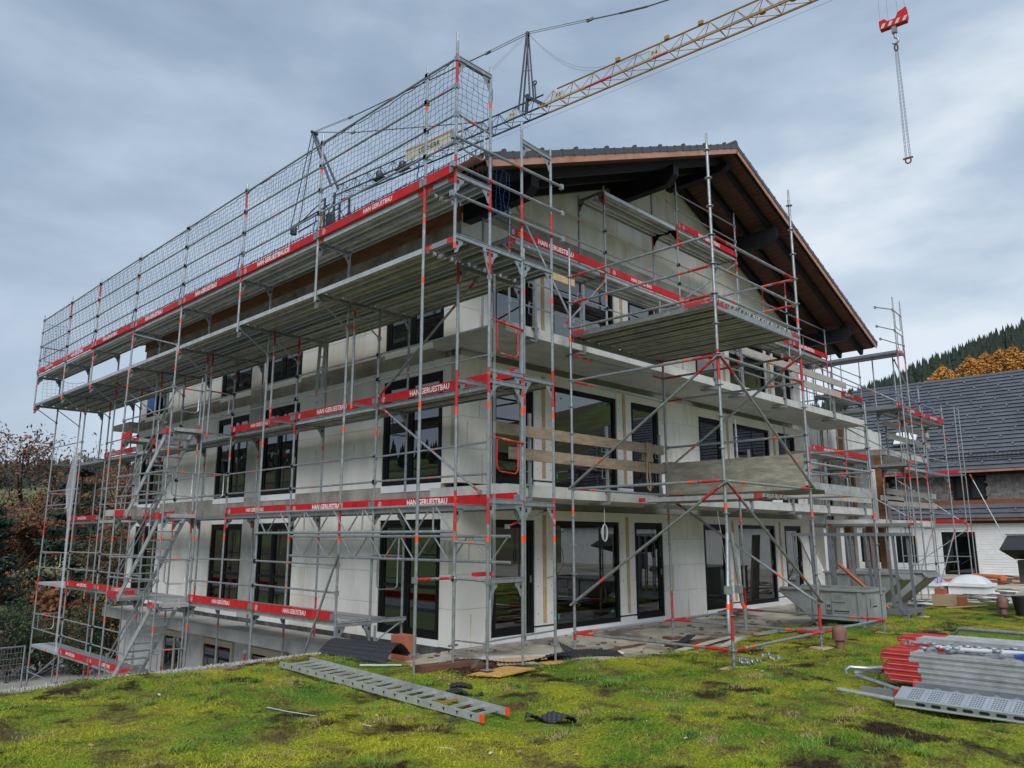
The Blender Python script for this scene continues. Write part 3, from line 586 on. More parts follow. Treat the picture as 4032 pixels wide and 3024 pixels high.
b = MB('tile')
for i in range(50): y_ = YV0+i*.4; b.path([(XM, y_-.02, ZR+.0), (XM, y_+.40, ZR+.012)], [.105, .085], 10)
b.build('ridge_tile', RF, kind='stuff')
for yv in (YV0-.02, YV1+.02):
    for s_, xe in ((-1, XE0), (1, XE1)):
        b = MB('copper'); b.beam((xe, yv, zt(xe)-.165), (XM, yv, ZR-.165), .02, .20); b.build('verge_flashing', RF)
for y_ in (-1.68, -.95, -.22, 17.0):
    for s_, xe in ((-1, XE0), (1, XE1)): b = MB('darktimber'); b.beam((xe-.05*s_, y_, zt(xe)-.32), (XM, y_, ZR-.32), .10, .20); b.build('rafter', RF)
for i in range(26):
    y_ = 1.1+i*.62; b = MB('darktimber'); b.beam((XE0+.05, y_, zt(XE0)-.33), (.6, y_, zt(.6)-.33), .1, .18); b.build('rafter', RF)
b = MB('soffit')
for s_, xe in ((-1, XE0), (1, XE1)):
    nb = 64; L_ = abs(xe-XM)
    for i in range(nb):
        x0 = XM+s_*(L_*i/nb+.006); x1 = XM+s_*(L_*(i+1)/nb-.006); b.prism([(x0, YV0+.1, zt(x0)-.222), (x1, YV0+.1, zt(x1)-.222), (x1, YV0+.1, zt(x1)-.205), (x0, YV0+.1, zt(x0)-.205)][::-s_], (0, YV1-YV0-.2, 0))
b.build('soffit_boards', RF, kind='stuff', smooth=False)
for xp, h in ((.15, .42), (5.2, .46), (XM, .26), (10.54, .46), (15.55, .42)):
    zt0 = zt(xp)-.42; y0 = -1.92; b = MB('darktimber'); b.prism([(xp-.11, y0, zt0), (xp-.11, y0, zt0-h*.55), (xp-.11, y0+.22, zt0-h), (xp-.11, .0, zt0-h), (xp-.11, .0, zt0)], (.22, 0, 0)); b.build('purlin', RF)
MB('timber').box(-.06, .0, 8.315, .22, 16.5, zt(.15)-.43).build('eave_purlin', RF); MB('timber').box(15.5, .0, 8.63, 15.72, 16.5, zt(15.55)-.43).build('eave_purlin', RF)
# gutter, brackets, snow guard
for xe, sg in ((XE0-.08, 1), (XE1+.08, -1)):
    b = MB('copper_dark'); n = 9; zc = zt(XE0)-.10; ring_o = [(xe+.085*math.cos(math.pi+math.pi*j/(n-1)), zc+.085*math.sin(math.pi+math.pi*j/(n-1))) for j in range(n)]; ring_i = [(xe+.079*math.cos(math.pi+math.pi*j/(n-1)), zc+.079*math.sin(math.pi+math.pi*j/(n-1))) for j in range(n)][::-1]
    b.prism([(p[0], YV0, p[1]) for p in ring_o+ring_i], (0, YV1-YV0, 0)); b.prism([(p[0], YV0, p[1]) for p in ring_o], (0, .005, 0)); b.build('gutter', RF)
b = MB('black'); xg = XE0+.22; zg = zt(xg)
for z_ in (.10, .22): b.tube((xg, YV0+.3, zg+z_), (xg, YV1-.3, zg+z_), .009, 5)
for i in range(130): y_ = YV0+.35+i*.147; b.box(xg-.005, y_-.006, zg+.08, xg+.005, y_+.006, zg+.25 if i % 9 else zg+.33)
b.build('snow_guard', RF)
# ------------------------------------------------------------------ scaffold along the long facade
XA, XB, XC, XD = -2.66, -1.92, -1.18, -.44
YG = [1.07, 4.12, 7.14, 10.2, 13.3, 15.95, 18.95]
LV = [-1.54, .46, 2.46, 4.46, 6.44, 7.44, 9.45]
F = thing('facade_scaffold', (XB, 8, -3.2), 'long galvanised frame scaffold with red toe boards along the left facade', 'scaffold')
for y in YG:
    zl = -3.1 if y > .9 else 0
    standard(F, XB, y, zl, 6.4, LV); standard(F, XC, y, zl, 6.4, LV); standard(F, XD, y, -.18, 6.4, LV, redp=.3)
    standard(F, XA, y, 6.22, 9.45, (6.6, 7.6, 9.4)); standard(F, XB, y+.05, 6.46, 7.40, (), bands=False, spig=False)
    if y < 12 and y > .9: standard(F, XB+.07, y-.12, 4.3, 6.4, (4.6, 6.4), redp=1, name='bracket_post')
    for z in (2.46, 4.46): transom(F, (XC, y, z-.06), (XD, y, z-.06))
    transom(F, (XA, y, 6.36), (XD, y, 6.36)); transom(F, (XA, y, 7.36), (XB, y, 7.36))
    brace(F, (XA+.05, y, 6.3), (XB, y, 5.85), .015, 'bracket_strut', False); brace(F, (XB, y, 6.3), (XC, y, 5.8), .015, 'bracket_strut', False)
    for z in (-1.54, .46): transom(F, (XB, y, z-.06), (XC, y, z-.06))
    for z in (4.46,): transom(F, (XB, y, z-.06), (XC, y, z-.06), gus=False, h=.03)
# corner bay
standard(F, XA, -2.09, .3, 9.45, (2.46, 4.46, 6.44, 7.44, 9.4), foot=True); standard(F, XA, -2.83, 6.22, 9.72, (6.6, 7.6, 9.4), redp=1)
standard(F, XB, -2.83, .36, 9.45, LV[1:], redp=.8, foot=True); standard(F, XB, -2.09, .36, 6.4, LV[1:], redp=.8, foot=True)
standard(F, XC, -2.83, .36, 8.75, LV[1:], foot=True); standard(F, XC+.075, -2.80, .4, 6.5, LV[1:], foot=False); standard(F, XD, -2.83, .3, 8.55, LV[1:], foot=True, redp=.3)
standard(F, XC, -2.09, 2.3, 6.4, LV[1:]); standard(F, XD, -2.09, 2.3, 6.4, LV[1:])
for z in (2.46, 4.46, 6.42): transom(F, (XB, -2.83, z), (XC, -2.83, z)); transom(F, (XC+.03, -2.83, z-.02), (XD, -2.83, z-.02))
transom(F, (XB, -2.83, 4.28), (XC, -2.83, 4.28)); transom(F, (XA, -2.83, 6.42), (XB, -2.83, 6.42)); transom(F, (XA, -2.83, 7.42), (XB, -2.83, 7.42)); transom(F, (XA, -2.83, 9.42), (XB, -2.83, 9.42)); transom(F, (XC, -2.83, 8.55), (XD, -2.83, 8.5)); transom(F, (XB+.02, -2.83, 1.30), (XC, -2.83, 1.30))
for z in (2.46, 4.46, 6.36): transom(F, (XB, -2.09, z-.06), (XD, -2.09, z-.06))
brace(F, (XB, -2.83, 5.95), (XA+.6, -2.83, 6.36), .016, 'bracket_strut', False); brace(F, (XC, -2.5, 2.1), (XD, -2.8, 2.4), .016, 'bracket_strut')
for z in (8.04, 7.55, 7.07): rail(F, (XA-.1, -2.87, z), (XD+.24, -2.87, z), .024, 'corner_rail')
for z, x0, x1 in ((.62, XB, XC), (.64, XC, XD)): MB('galv').beam((x0, -2.83, z-.16), (x1, -2.83, z-.14), .03, .02).build('base_strut', F)
for z in (5.27, 3.43): gate(F, (XB+.02, -2.86, z), (XC, -2.86, z-.05), .5, True)
for z in (.96, .48): rail(F, (XA-.02, -2.09, 1.32 if z > .5 else 1.32), (XB, -2.09, 1.32), .022, 'tie_tube', False, True) if z > .5 else None
rail(F, (XB, -2.09, 1.32), (XB, -2.83, 1.32), .022, 'tie_tube', False); rail(F, (XB, -2.09, 1.86), (XB, -2.83, 1.83), .02, 'guardrail')
MB('galv').beam((XB, -2.09, .42), (XB, -2.83, .43), .03, .02).build('base_strut', F)
b = MB('redworn'); b.box(XB+.03, -2.55, 1.36, XB+.4, -2.45, 1.42); b.build('bracket_arm', F)
# decks
bays = [(-2.09, 1.07)]+[(YG[i], YG[i+1]) for i in range(6)]
for i, (y0, y1) in enumerate(bays):
    deck_y(F, XC, XD, y0, y1, 2.46); deck_y(F, XC, XD, y0, y1, 4.46)
    deck_y(F, XA, XB, y0, y1, 6.44, ('alu', 'perf')); deck_y(F, XB+.02, XC, y0, y1, 6.44, ('perf', 'steel', 'alu')); deck_y(F, XC+.02, XD, y0, y1, 6.44)
    deck_y(F, XA, XB, y0, y1, 7.44, ('alu', 'steel', 'alu'))
    if i >= 1: deck_y(F, XB, XC, y0, y1, .46) if i != 3 else deck_y(F, XB, XC, y0, y1, .46)
    if i in (1, 2): deck_y(F, XC+.03, XC+.40, y0, y1, .46)
    if i >= 4: deck_y(F, XB, XC, y0, y1, -1.54)
deck_y(F, XA, XB, -2.83, -2.09, 6.44, ('perf',)); deck_y(F, XA, XB, -2.83, -2.09, 7.44, ('perf',)); deck_y(F, XB, XD, -2.83, -2.09, 6.44, ('perf',)); deck_y(F, XC, XD, -2.83, -2.09, 4.46, ('steel',)); deck_y(F, XC, XD, -2.83, -2.09, 2.46, ('steel',))
U = 'HAN GER\u00dcSTBAU'; E_ = 'HAN GERUESTBAU'
for i, tx in enumerate((U, 'HAN GERUESTBAU.DE', E_, E_, E_, E_, U)): toe_y(F, XA-.03, *bays[i], 7.44, tx, -.35 if i == 0 else .1)
toe_y(F, XA-.03, -2.83, -2.09, 7.44, None)
for z, tx in ((4.46, (E_, E_, U)), (2.46, (E_, E_, U))):
    for i in range(3): toe_y(F, XC-.03, -2.78 if i == 0 else bays[i][0], bays[i][1], z, tx[i], 0 if i else .3)
toe_y(F, XC-.03, *bays[5], 4.46, U, .3); toe_y(F, XC-.03, *bays[6], 2.46, U); toe_plain(F, (XC-.03, 10.2, 2.46), (XC-.03, 12.2, 2.46))
for i in (1, 2, 4, 5): toe_y(F, XB-.03, *bays[i], .46, U, -.2)
for i in (4, 5): toe_y(F, XB-.03, *bays[i], -1.54, U, .2)
# guard rails
for i, (y0, y1) in enumerate(bays):
    for z in (7.98, 8.45, 8.95, 9.43): rail(F, (XA, y0, z), (XA, y1, z))
    if i < 4:
        for z in (2.96, 3.46, 4.96, 5.46): rail(F, (XC, y0, z), (XC, y1, z))
    if i in (1, 2, 4, 5, 6):
        for z in (.96, 1.46): rail(F, (XB, y0, z), (XB, y1, z))
    if i >= 4:
        for z in (-1.04, -.54): rail(F, (XB, y0, z), (XB, y1, z))
        for z in (2.96, 3.46, 4.96): rail(F, (XB if i == 6 else XC, y0, z), (XB if i == 6 else XC, y1, z))
    if i >= 1: rail(F, (XB, y0, -2.4), (XB, y1, -2.4))
for z in (7.98, 8.45, 8.95, 9.43): rail(F, (XA, -2.83, z), (XA, -2.09, z), band=z < 9)
for z in (8.5,): gate(F, (XA, -2.83, 8.46), (XB, -2.83, 8.4), .55)
gate(F, (XA, 18.95, 8.45), (XB, 18.95, 8.45)); gate(F, (XB, 18.95, -.6), (XC, 18.95, -.6)); gate(F, (XB, 18.95, 1.4), (XC, 18.95, 1.4)); gate(F, (XB, 18.95, 3.4), (XC, 18.95, 3.4)); gate(F, (XC, 18.95, 7.2), (XD, 18.95, 7.2)); gate(F, (XC, 1.07, 1.60), (XD, 1.07, 1.58), .62)
# braces
brace(F, (XC-.04, .85, 4.37), (XC-.04, -1.9, 2.66)); brace(F, (XC-.04, .95, 4.62), (XC-.04, -1.75, 6.3)); brace(F, (XA+.5, 12.6, 6.35), (XB, 9.4, 4.9)); brace(F, (XB-.06, .97, 1.65), (XB-.06, 2.3, -.8), red=False); brace(F, (XA+.04, 10.2, 7.3), (XA+.04, 7.3, 6.5), .018, red=False)
brace(F, (XB-.05, 4.2, -.35), (XB-.05, 4.6, -1.9)); brace(F, (XB, 16.0, -1.6), (XB, 19.3, -2.9)); brace(F, (XC, 15.95, -1.6), (XC, 13.4, -3.0))
lattice(F, 'y', XB-.04, 4.14, -2.1, 2.02, 2.43); lattice(F, 'y', XC-.04, 3.95, -2.6, 1.55, 1.95)
# end bracket of the lowest platform
transom(F, (XB, 1.02, .39), (XC, 1.02, .39)); transom(F, (XC, 1.02, .41), (XD+.02, .98, .41), gus=False); brace(F, (XC, 1.02, .0), (XD-.05, 1.0, .38), .016, 'bracket_strut', False)
b = MB('galv', 'redworn'); b.tube((XC, .9, -.2), (XC, .9, .35), .024, 8, 0); b.beam((XC, .9, .12), (XC+.18, .85, -.1), .04, .02, 0); b.beam((XC-.03, .88, -.02), (XC+.2, .82, -.12), .05, .05, 1); b.tube((XC+.2, .85, -.28), (XC+.2, .85, -.05), .02, 7, 0); b.build('bracket_post', F)
# ------------------------------------------------------------------ stair tower in front of it
S = thing('stair_tower', (XA+.37, 8.6, -3.2), 'scaffold stair tower with slanted grey stair flights in front of the long facade', 'stair tower')
for y in (7.2, 10.26): standard(S, XA, y, -3.1, 6.3, LV); 
standard(S, XB-.06, 7.2, -3.1, 5.6, LV)
def flight(z0, z1, y0, y1, x0=XA+.06, x1=XB-.08):
    g = link('stair_flight', None, ((x0+x1)/2, (y0+y1)/2, z0), S)
    for x in (x0, x1): MB('plank' if False else 'alu').beam((x, y0, z0), (x, y1, z1), .03, .13).build('stringer', g)
    n = 9
    for i in range(1, n+1):
        t = i/(n+1); b = MB('alu'); b.box(x0+.02, y0+(y1-y0)*t-.10, z0+(z1-z0)*t-.012, x1-.02, y0+(y1-y0)*t+.10, z0+(z1-z0)*t+.012); b.build('tread', g)
    b = MB('galv'); d = V((0, 0, .62)); p, q = V((x0-.03, y0, z0)), V((x0-.03, y1, z1)); b.path([p+V((0, .35, .1)), p+V((0, .3, .55)), q+V((0, -.3, .9)), q+V((0, -.75, .95))], .018, 6)
    b.path([p+V((0, .2, .45)), p+(q-p)*.5+V((0, 0, .5)), q+V((0, -.1, .5))], .016, 6); b.tube(p+(q-p)*.35+V((0, 0, .02)), p+(q-p)*.35+V((0, 0, .75)), .016, 6); b.tube(p+(q-p)*.75+V((0, 0, .02)), p+(q-p)*.75+V((0, 0, .75)), .016, 6); b.build('handrail', g)
for z in (-1.54, .46, 2.46): flight(z, z+2.0, 9.65, 7.45)
flight(-3.1, -1.54, 9.4, 7.6)
for z in (.46, 2.46, 4.46):
    deck_x(S, XA+.03, XB-.05, 6.95, 7.45, z, ('alu',)); transom(S, (XA, 7.2, z-.07), (XB, 7.2, z-.07)); b = MB('redworn'); b.box(XA-.02, 7.38, z-.1, XA+.06, 7.6, z+.02); b.build('stair_hook', S)
    deck_x(S, XA+.03, XB-.05, 9.7, 10.3, z, ('alu',)); transom(S, (XA, 10.26, z-.07), (XB, 10.26, z-.07)); toe_plain(S, (XA, 9.7, z), (XA, 10.3, z))
    gate(S, (XA, 7.16, z+.98), (XB, 7.16, z+.96), .55); rail(S, (XA, 7.2, z+.5), (XA, 10.26, z+.5)); rail(S, (XA, 7.2, z+1.0), (XA, 10.26, z+1.0))
gate(S, (XA, 7.16, -.55), (XB, 7.16, -.57), .62); gate(S, (XB, 7.1, 5.45), (XC, 7.1, 5.42), .55); gate(S, (XB, 7.1, 3.45), (XC, 7.1, 3.42), .55)
# ------------------------------------------------------------------ scaffold standing on the upper gable balcony
G = thing('gable_scaffold', (6, -.8, 5.82), 'frame scaffold standing on the upper gable balcony below the dark eaves', 'scaffold')
GX = [.18, 3.25, 6.3, 9.36, 12.4, 15.2]; y0, y1 = -1.2, -.46
tops = [8.6, 9.75, 10.9, 10.9, 9.6, 8.9]
for x, zt_ in zip(GX, tops):
    for y in (y0, y1): standard(G, x, y, 5.84, min(zt_, zt(x)-.75), (7.7, 9.7), redp=.6)
    transom(G, (x, y0, 7.64), (x, y1, 7.64))
for i in range(5):
    a, c = GX[i], GX[i+1]; deck_x(G, a, c, y0, y1, 7.70); toe_x(G, y0-.03, a, c, 7.70, (E_, U, None, E_, E_)[i], -.2)
    for z in (8.2, 8.7): rail(G, (a, y0, z), (c, y0, z)) if z < zt(c)-.6 else None
    for z in (6.4, 6.9): rail(G, (a, y0, z), (c, y0, z))
for i in (1, 2): deck_x(G, GX[i], GX[i+1], y0, y1, 9.70, ('alu',)); transom(G, (GX[i], y0, 9.64), (GX[i], y1, 9.64)); transom(G, (GX[i+1], y0, 9.64), (GX[i+1], y1, 9.64))
toe_x(G, y0-.03, GX[2], GX[3], 9.70, E_); rail(G, (GX[2], y0, 10.2), (GX[3], y0, 10.2)); rail(G, (GX[2], y0, 10.65), (GX[3], y0, 10.65))
gate(G, (GX[2]-.5, y0, 10.3), (GX[2], y0, 10.25), .5); brace(G, (GX[2], y0-.05, 7.75), (GX[3]-.1, y0-.05, 9.5)); brace(G, (.3, y0+.1, 7.2), (-.6, -2.2, 6.4), .018); brace(G, (1.1, -2.0, 6.0), (.3, y0, 8.5), .02, red=False); brace(G, (.96, -1.9, 5.9), (3.2, y0, 7.5), .02)
# ------------------------------------------------------------------ ring-lock platform tower in front of the gable
T = thing('platform_tower', (4.05, -3.6, 0), 'ring-lock scaffold tower carrying a wide corrugated deck in front of the gable', 'scaffold')
X1, X2, X3 = .96, 4.08, 7.16; YF, YB = -5.12, -2.06
for x, y, z0, z1, reds, org in ((X1, YF, .18, 8.47, ((.42, 1.02), (4.4, 4.9)), (2.35,)), (X2, YF, .18, 8.49, ((.3, .85), (4.62, 5.3)), (2.3, 5.95)), (X3, YF, .12, 4.6, ((.2, .32),), (2.33,)),
                                (X1, YB, .15, 7.23, ((.16, .3),), (2.35, 5.55)), (X2, YB, .15, 5.6, ((.3, .85),), (2.3, 5.5)), (X3, YB, .15, 4.55, ((.3, .8),), (2.3,))):
    ring_standard(T, x, y, z0, z1, reds, oranges=org); zg = .035 if y == YF else -.05; base_jack(T, x, y, z0, z0+.15, zg)
zb = .28
for y in (YF, YB): ledger(T, (X1, y, zb), (X2, y, zb), (True, True)); ledger(T, (X2, y, zb), (X3, y, zb), (True, True))
for x in (X1, X2, X3): ledger(T, (x, YF, zb), (x, YB, zb), (True, True))
for z in (2.80, 4.80): 
    ledger(T, (X1, YF, z), (X2, YF, z), (False, True)); ledger(T, (X1, YF, z), (X1, YB, z), (True, False)); ledger(T, (X2, YF, z), (X2, YB, z), (False, True)); ledger(T, (X1, YB, z), (X2, YB, z), (True, False))
ledger(T, (X2, YB, 2.8), (X3, YB, 2.8)); ledger(T, (X3, YF, 2.8), (X3, YB, 2.8), (False, True)); ledger(T, (X2, YF, 3.29), (X3, YF, 3.29)); ledger(T, (X3, YF, 3.78), (X3, YB, 3.78)); ledger(T, (X2, YF, 3.80), (X2, YB, 3.80)); ledger(T, (X2, YF, 3.30), (X2, YB, 3.30), (True, True)); ledger(T, (X1, YB, 5.31), (X2, YB, 5.31), (True, True)); ledger(T, (X2, YF, 5.31), (X2, YB, 5.31), (True, True)); ledger(T, (X3, YF, 3.29), (X3, YB, 3.29))
for z in (5.82, 6.32, 6.84): ledger(T, (X1, YF, z), (X2, YF, z), (z > 6.5, z > 6.5)); ledger(T, (X1, YF, z), (X1, YB, z), (z < 6.5, z > 5.9))
for z in (6.32, 6.84): ledger(T, (X2, YF, z), (X2, 1*YB, z), (True, False))
standard(T, X2, YB+.02, 5.6, 6.9, (), bands=False)
for a, c in (((X1, YB, .78), (X1, YF, 2.74)), ((X1, YB, 2.82), (X1, YF, 4.76)), ((X1, YF, 4.76), (X2, YF, 2.84)), ((X1, YF, 2.76), (X2, YF, .82)), ((X2, YB, 3.30), (X2, YF, 5.28)), ((X2, YB, 2.78), (X2, YF, .80))):
    p, q = V(a), V(c); d = (q-p).normalized(); o = V((-.06, 0, 0)) if abs(p.x-q.x) < .1 else V((0, -.06, 0)); p += o; q += o; b = MB('galv', 'redworn', 'orange'); ln = (q-p).length
    hi = p if p.z > q.z else q; dd = (q-p) if hi is p else (p-q); lo = q if hi is p else p
    b.path([hi, hi+dd*.12, hi+dd*.76, hi+dd*(.76+.1/ln), lo], .0235, 9, 0, [1, 0, 2, 0])
    for e_, g_ in ((hi, dd.normalized()), (lo, -dd.normalized())): b.beam(e_-g_*.05, e_+g_*.08, .05, .03, 0); b.tube(e_-o*1.0, e_+o*.2, .012, 6, 0)
    b.build('diagonal_brace', T)
# wide deck of boards lying on box transoms
for y in (YF, YB): b = MB('galv', 'redworn'); b.beam((X1+.04, y, 5.62), (X2-.04, y, 5.62), .05, .09, 0); b.beam((X1+.04, y, 5.665), (X1+.35, y, 5.665), .07, .05, 1); b.beam((X2-.35, y, 5.665), (X2-.04, y, 5.665), .07, .05, 1); b.build('deck_transom', T)
n = 9; w = (X2-X1-.08)/n
for i in range(n): plank(T, (X1+.04+w*(i+.5), YF-.02, 5.735), (X1+.04+w*(i+.5), YB+.02, 5.735), 'y', RS.choice(('alu', 'steel')), round(w-.012, 3))
MB('redworn').box(X1-.035, YF+.06, 5.69, X1-.02, YF+.55, 5.75).build('deck_edge', T); MB('redworn').box(X1-.035, YB-.35, 5.69, X1-.02, YB-.05, 5.75).build('deck_edge', T)
# boards at the lower level
for i in range(5): plank(T, (X2+.25+i*.33, YF+.02, 2.88), (X2+.25+i*.33, YB-.02, 2.88), 'y', 'alu', .3)
for i in range(9): plank(T, (X1+.2+i*.33, YF+.4, 2.70), (X1+.2+i*.33, YB-.02, 2.70), 'y', 'alu', .3) if i > 5 else None
b = MB('alu'); b.box(X2+.05, YF-.09, 2.80, X3-.05, YF-.03, 2.92).box(X2+.4, YF-.14, 2.72, X3-.3, YF-.10, 2.82); b.build('edge_board', T)
# hanging pair of loose tubes at the middle of the front
for dx, xx in ((-.22, X1-.2), (.30, X1+.30)):
    b = MB('galv', 'orange'); b.path([(X1+dx*.25, YF-.03, 2.0), (xx-dx*.15, YF-.05, .96), (xx, YF-.06, .88), (xx+.02*dx, YF-.06, .55)], .03, 9, 0, [0, 1, 0]); b.box(X1+dx*.6-.05, YF-.09, 1.1, X1+dx*.6+.05, YF-.0, 1.22, 0); b.build('hinged_brace', T)
b = MB('formwork'); b.box(X2-.045, YF+.06, 2.80, X2-.075, YB-.06, 3.46); fp = b.build('formwork_panel', None, 'dirty concrete-smeared formwork board standing on edge in the ring-lock tower', 'panel')
b = MB('plank'); b.box(5.2, -1.5, 3.56, 6.9, -1.2, 3.62); 
for x in (5.35, 6.7): b.box(x-.03, -1.5, 2.86, x+.03, -1.44, 3.56).box(x-.03, -1.26, 2.86, x+.03, -1.2, 3.56)
b.build('trestle_bench', None, 'weathered timber trestle bench on the lower balcony behind the formwork board', 'trestle')
# ------------------------------------------------------------------ safety nets
def net(name, o, u, lu, lv, cell, mt, label, r=.0034, sag=.04, slack=.03, scal=0):
    """knotted net: o corner, u horizontal unit vector, hanging in z; cords as thin three-sided bars"""
    o, u = V(o), V(u); nu, nv = int(lu/cell), int(lv/cell); nn = V((-u.y, u.x, 0)); P = {}
    for i in range(nu+1):
        for j in range(nv+1):
            t = i/nu; s = j/nv; bay = math.sin(math.pi*((t*lu) % 3.07)/3.07)
            P[i, j] = o+u*(lu*t+.012*math.sin(i*1.7+j))+V((0, 0, lv*s-(sag*bay*s if not scal else scal*abs(math.sin(t*lu*3.4))*s)+.012*math.sin(i*.9+j*1.3)))+nn*(slack*math.sin(t*lu*1.3+2*s)*math.sin(math.pi*s)+.01*math.sin(i*2.2+j*1.1))
    b = MB(mt)
    for i in range(nu+1): b.path([P[i, j] for j in range(nv+1)], r, 3, caps=False)
    for j in range(nv+1): b.path([P[i, j] for i in range(nu+1)], r if 0 < j < nv else r*2.2, 3, caps=False)
    return b.build(name, None, label, 'safety net')
net('safety_net', (XA+.03, 18.9, 7.5), (0, -1, 0), 21.7, 1.93, .105, 'net', 'dark mesh safety net along the guard rails at roof level')
net('safety_net', (XA+.03, -2.80, 7.5), (1, 0, 0), .70, 1.9, .105, 'net', 'short mesh net closing the near end of the roof-level scaffold')
net('safety_net', (XB, 18.9, 7.5), (-1, 0, 0), .7, 1.8, .11, 'netblue', 'bluish mesh net closing the far left end of the roof-level scaffold', slack=.06)
net('safety_net', (XC, 18.9, 6.5), (-1, 0, 0), 1.3, .9, .12, 'net', 'loose net hung between the two upper decks at the far left', slack=.1, scal=.1)
net('safety_net', (XB+.02, -2.78, 7.0), (1, 0, 0), .5, .9, .1, 'netblue', 'blue net scrap under the roof corner by the copper gutter', slack=.05)
b = MB('netblue'); pts = [V((XA-.01, 18.8-.12*i, 7.62+.05*math.sin(i*.9)+.03*math.sin(i*2.3))) for i in range(178)]; b.path(pts, .006, 4)
for yy in YG[:5]+[-2.05]: b.path([V((XA-.02, yy+.12+.03*math.sin(k), 7.6+k*.06)) for k in range(8)], .012, 4)
b.path([V((XB+.02, -2.84+.02*math.sin(k*1.3), 7.5+k*.12)) for k in range(17)], .008, 4); b.build('net_rope', None, 'blue rope lacing the lower edge of the roof-level net', 'rope')
b = MB('film'); pts = [(XB+.06, -2.88, 6.0), (XB+.05, -2.90, 4.5), (XB+.03, -2.92, 3.0), (XB+.06, -2.9, 1.4), (XB-.02, -2.86, .5), (XB-.15, -2.7, .1)]
for i in range(len(pts)-1): p, q = V(pts[i]), V(pts[i+1]); w0, w1 = (.05, .06, .07, .08, .10, .13)[i], (.06, .07, .08, .10, .13, .10)[i]; s0 = V((.6, .3, 0)).normalized(); b.add([p-s0*w0, p+s0*w0, q+s0*w1, q-s0*w1], [(0, 1, 2, 3)])
b.build('plastic_film', None, 'torn clear plastic film hanging down the corner pole to the ground', 'film')
b = MB('film'); pts = [(XB-.08, 16.1, 5.6), (XB-.1, 16.1, 4.6), (XB-.14, 16.15, 3.4), (XB-.1, 16.1, 2.4), (XB-.08, 16.05, -1.5)]
for i in range(len(pts)-1): p, q = V(pts[i]), V(pts[i+1]); w0, w1 = (.02, .07, .15, .05)[i], (.07, .15, .05, .02)[i]; s0 = V((.7, -.7, 0)); b.add([p-s0*w0, p+s0*w0, q+s0*w1, q-s0*w1], [(0, 1, 2, 3)])
b.build('plastic_film', None, 'long grey plastic strip wrapped on the poles left of the stair tower', 'film')
# ------------------------------------------------------------------ temporary balcony guards
def balcony_guard(label, xs_, zs_, y, boards, loc, post_h=1.3):
    t = thing('balcony_guard', loc, label, 'guard rail')
    for x in xs_:
        b = MB('galvd' if zs_ > 5 else 'galv'); b.box(x-.025, y-.03, zs_-.05, x+.025, y+.02, zs_+post_h); b.box(x-.03, y-.04, zs_-.28, x+.03, y-.005, zs_+.12); b.box(x-.16, y-.03, zs_-.29, x+.03, y+.35, zs_-.25); b.box(x-.09, y-.03, zs_-.02, x+.09, y+.02, zs_+.012)
        for hz_ in (.45, .98): b.path([(x-.02, y-.02, zs_+hz_), (x-.2, y-.03, zs_+hz_), (x-.2, y-.03, zs_+hz_-.22), (x-.02, y-.02, zs_+hz_-.22)], .008, 5)
        b.build('post', t)
    for a, c, z, h in boards:
        b = MB('plank_grey' if c > 6 else 'plank'); b.box(a, y-.075, z, c, y-.035, z+h); b.build('board', t)
    return t
balcony_guard('two weathered boards on clamped posts along the lower balcony near the corner', (.28, 2.58, 4.48), 2.86, -1.62, ((-.68, 4.55, 3.71, .2), (-.3, 4.6, 3.29, .21)), (2, -1.6, 2.86))
balcony_guard('grey boards on clamped posts along the upper balcony at the far right', (7.1, 8.5, 10.95, 14.4), 5.82, -1.62, ((8.5, 15.4, 6.68, .2), (11.5, 14.9, 6.3, .2)), (11, -1.6, 5.82))
balcony_guard('pale boards on clamped posts at the right end of the lower balcony', (8.6, 11.0, 13.4, 16.3), 2.86, -1.62, ((7.6, 12.2, 3.6, .18), (9.5, 16.2, 3.32, .18), (9.6, 16.9, 3.02, .16)), (12, -1.6, 2.86))
balcony_guard('clamped steel posts without boards on the upper balcony near the corner', (.45, 1.9), 5.82, -1.62, (), (1, -1.6, 5.82), 1.2)
b = MB('newwood'); b.box(.45, -1.62, 6.92, 1.65, -1.56, 7.06); b.build('timber_offcut', None, 'pale timber board fixed under the gable scaffold near the roof corner', 'board')
# webbing strap thrown over the board, cable coils
t = thing('webbing_strap', (3.9, -1.7, 3.0), 'beige webbing strap thrown over the board on the lower balcony', 'strap')
b = MB('strap')
for k in range(4): x = 3.86+k*.055; b.path([(x, -1.60, 3.55-.1*k), (x, -1.64, 3.93), (x+.01, -1.71, 3.92), (x+.03, -1.715, 3.62-.05*k), (x+.05, -1.72, 3.5+.03*k)], .022, 5)
b.build('coil', t); b = MB('strap'); b.path([(3.86, -1.72, 3.6), (3.84, -1.72, 3.2), (3.86, -1.73, 2.95), (3.92, -1.73, 2.9), (3.96, -1.73, 3.0), (3.93, -1.72, 3.5)], .02, 5); b.build('tail', t)
def coil(c, rx, rz, n, r, mt, label, top=None):
    b = MB(mt); c = V(c)
    for k in range(n): a = random.uniform(-.25, .25); b.path([c+V((rx*(1-.1*k)*math.cos(t)*math.cos(a), rx*math.sin(a)*math.cos(t), rz*math.sin(t))) for t in [6.3*j/14 for j in range(15)]], r, 5, caps=False)
    if top: b.path([c+V((0, 0, rz)), V(top)], r, 5)
    b.build('cable_coil', None, label, 'cable')
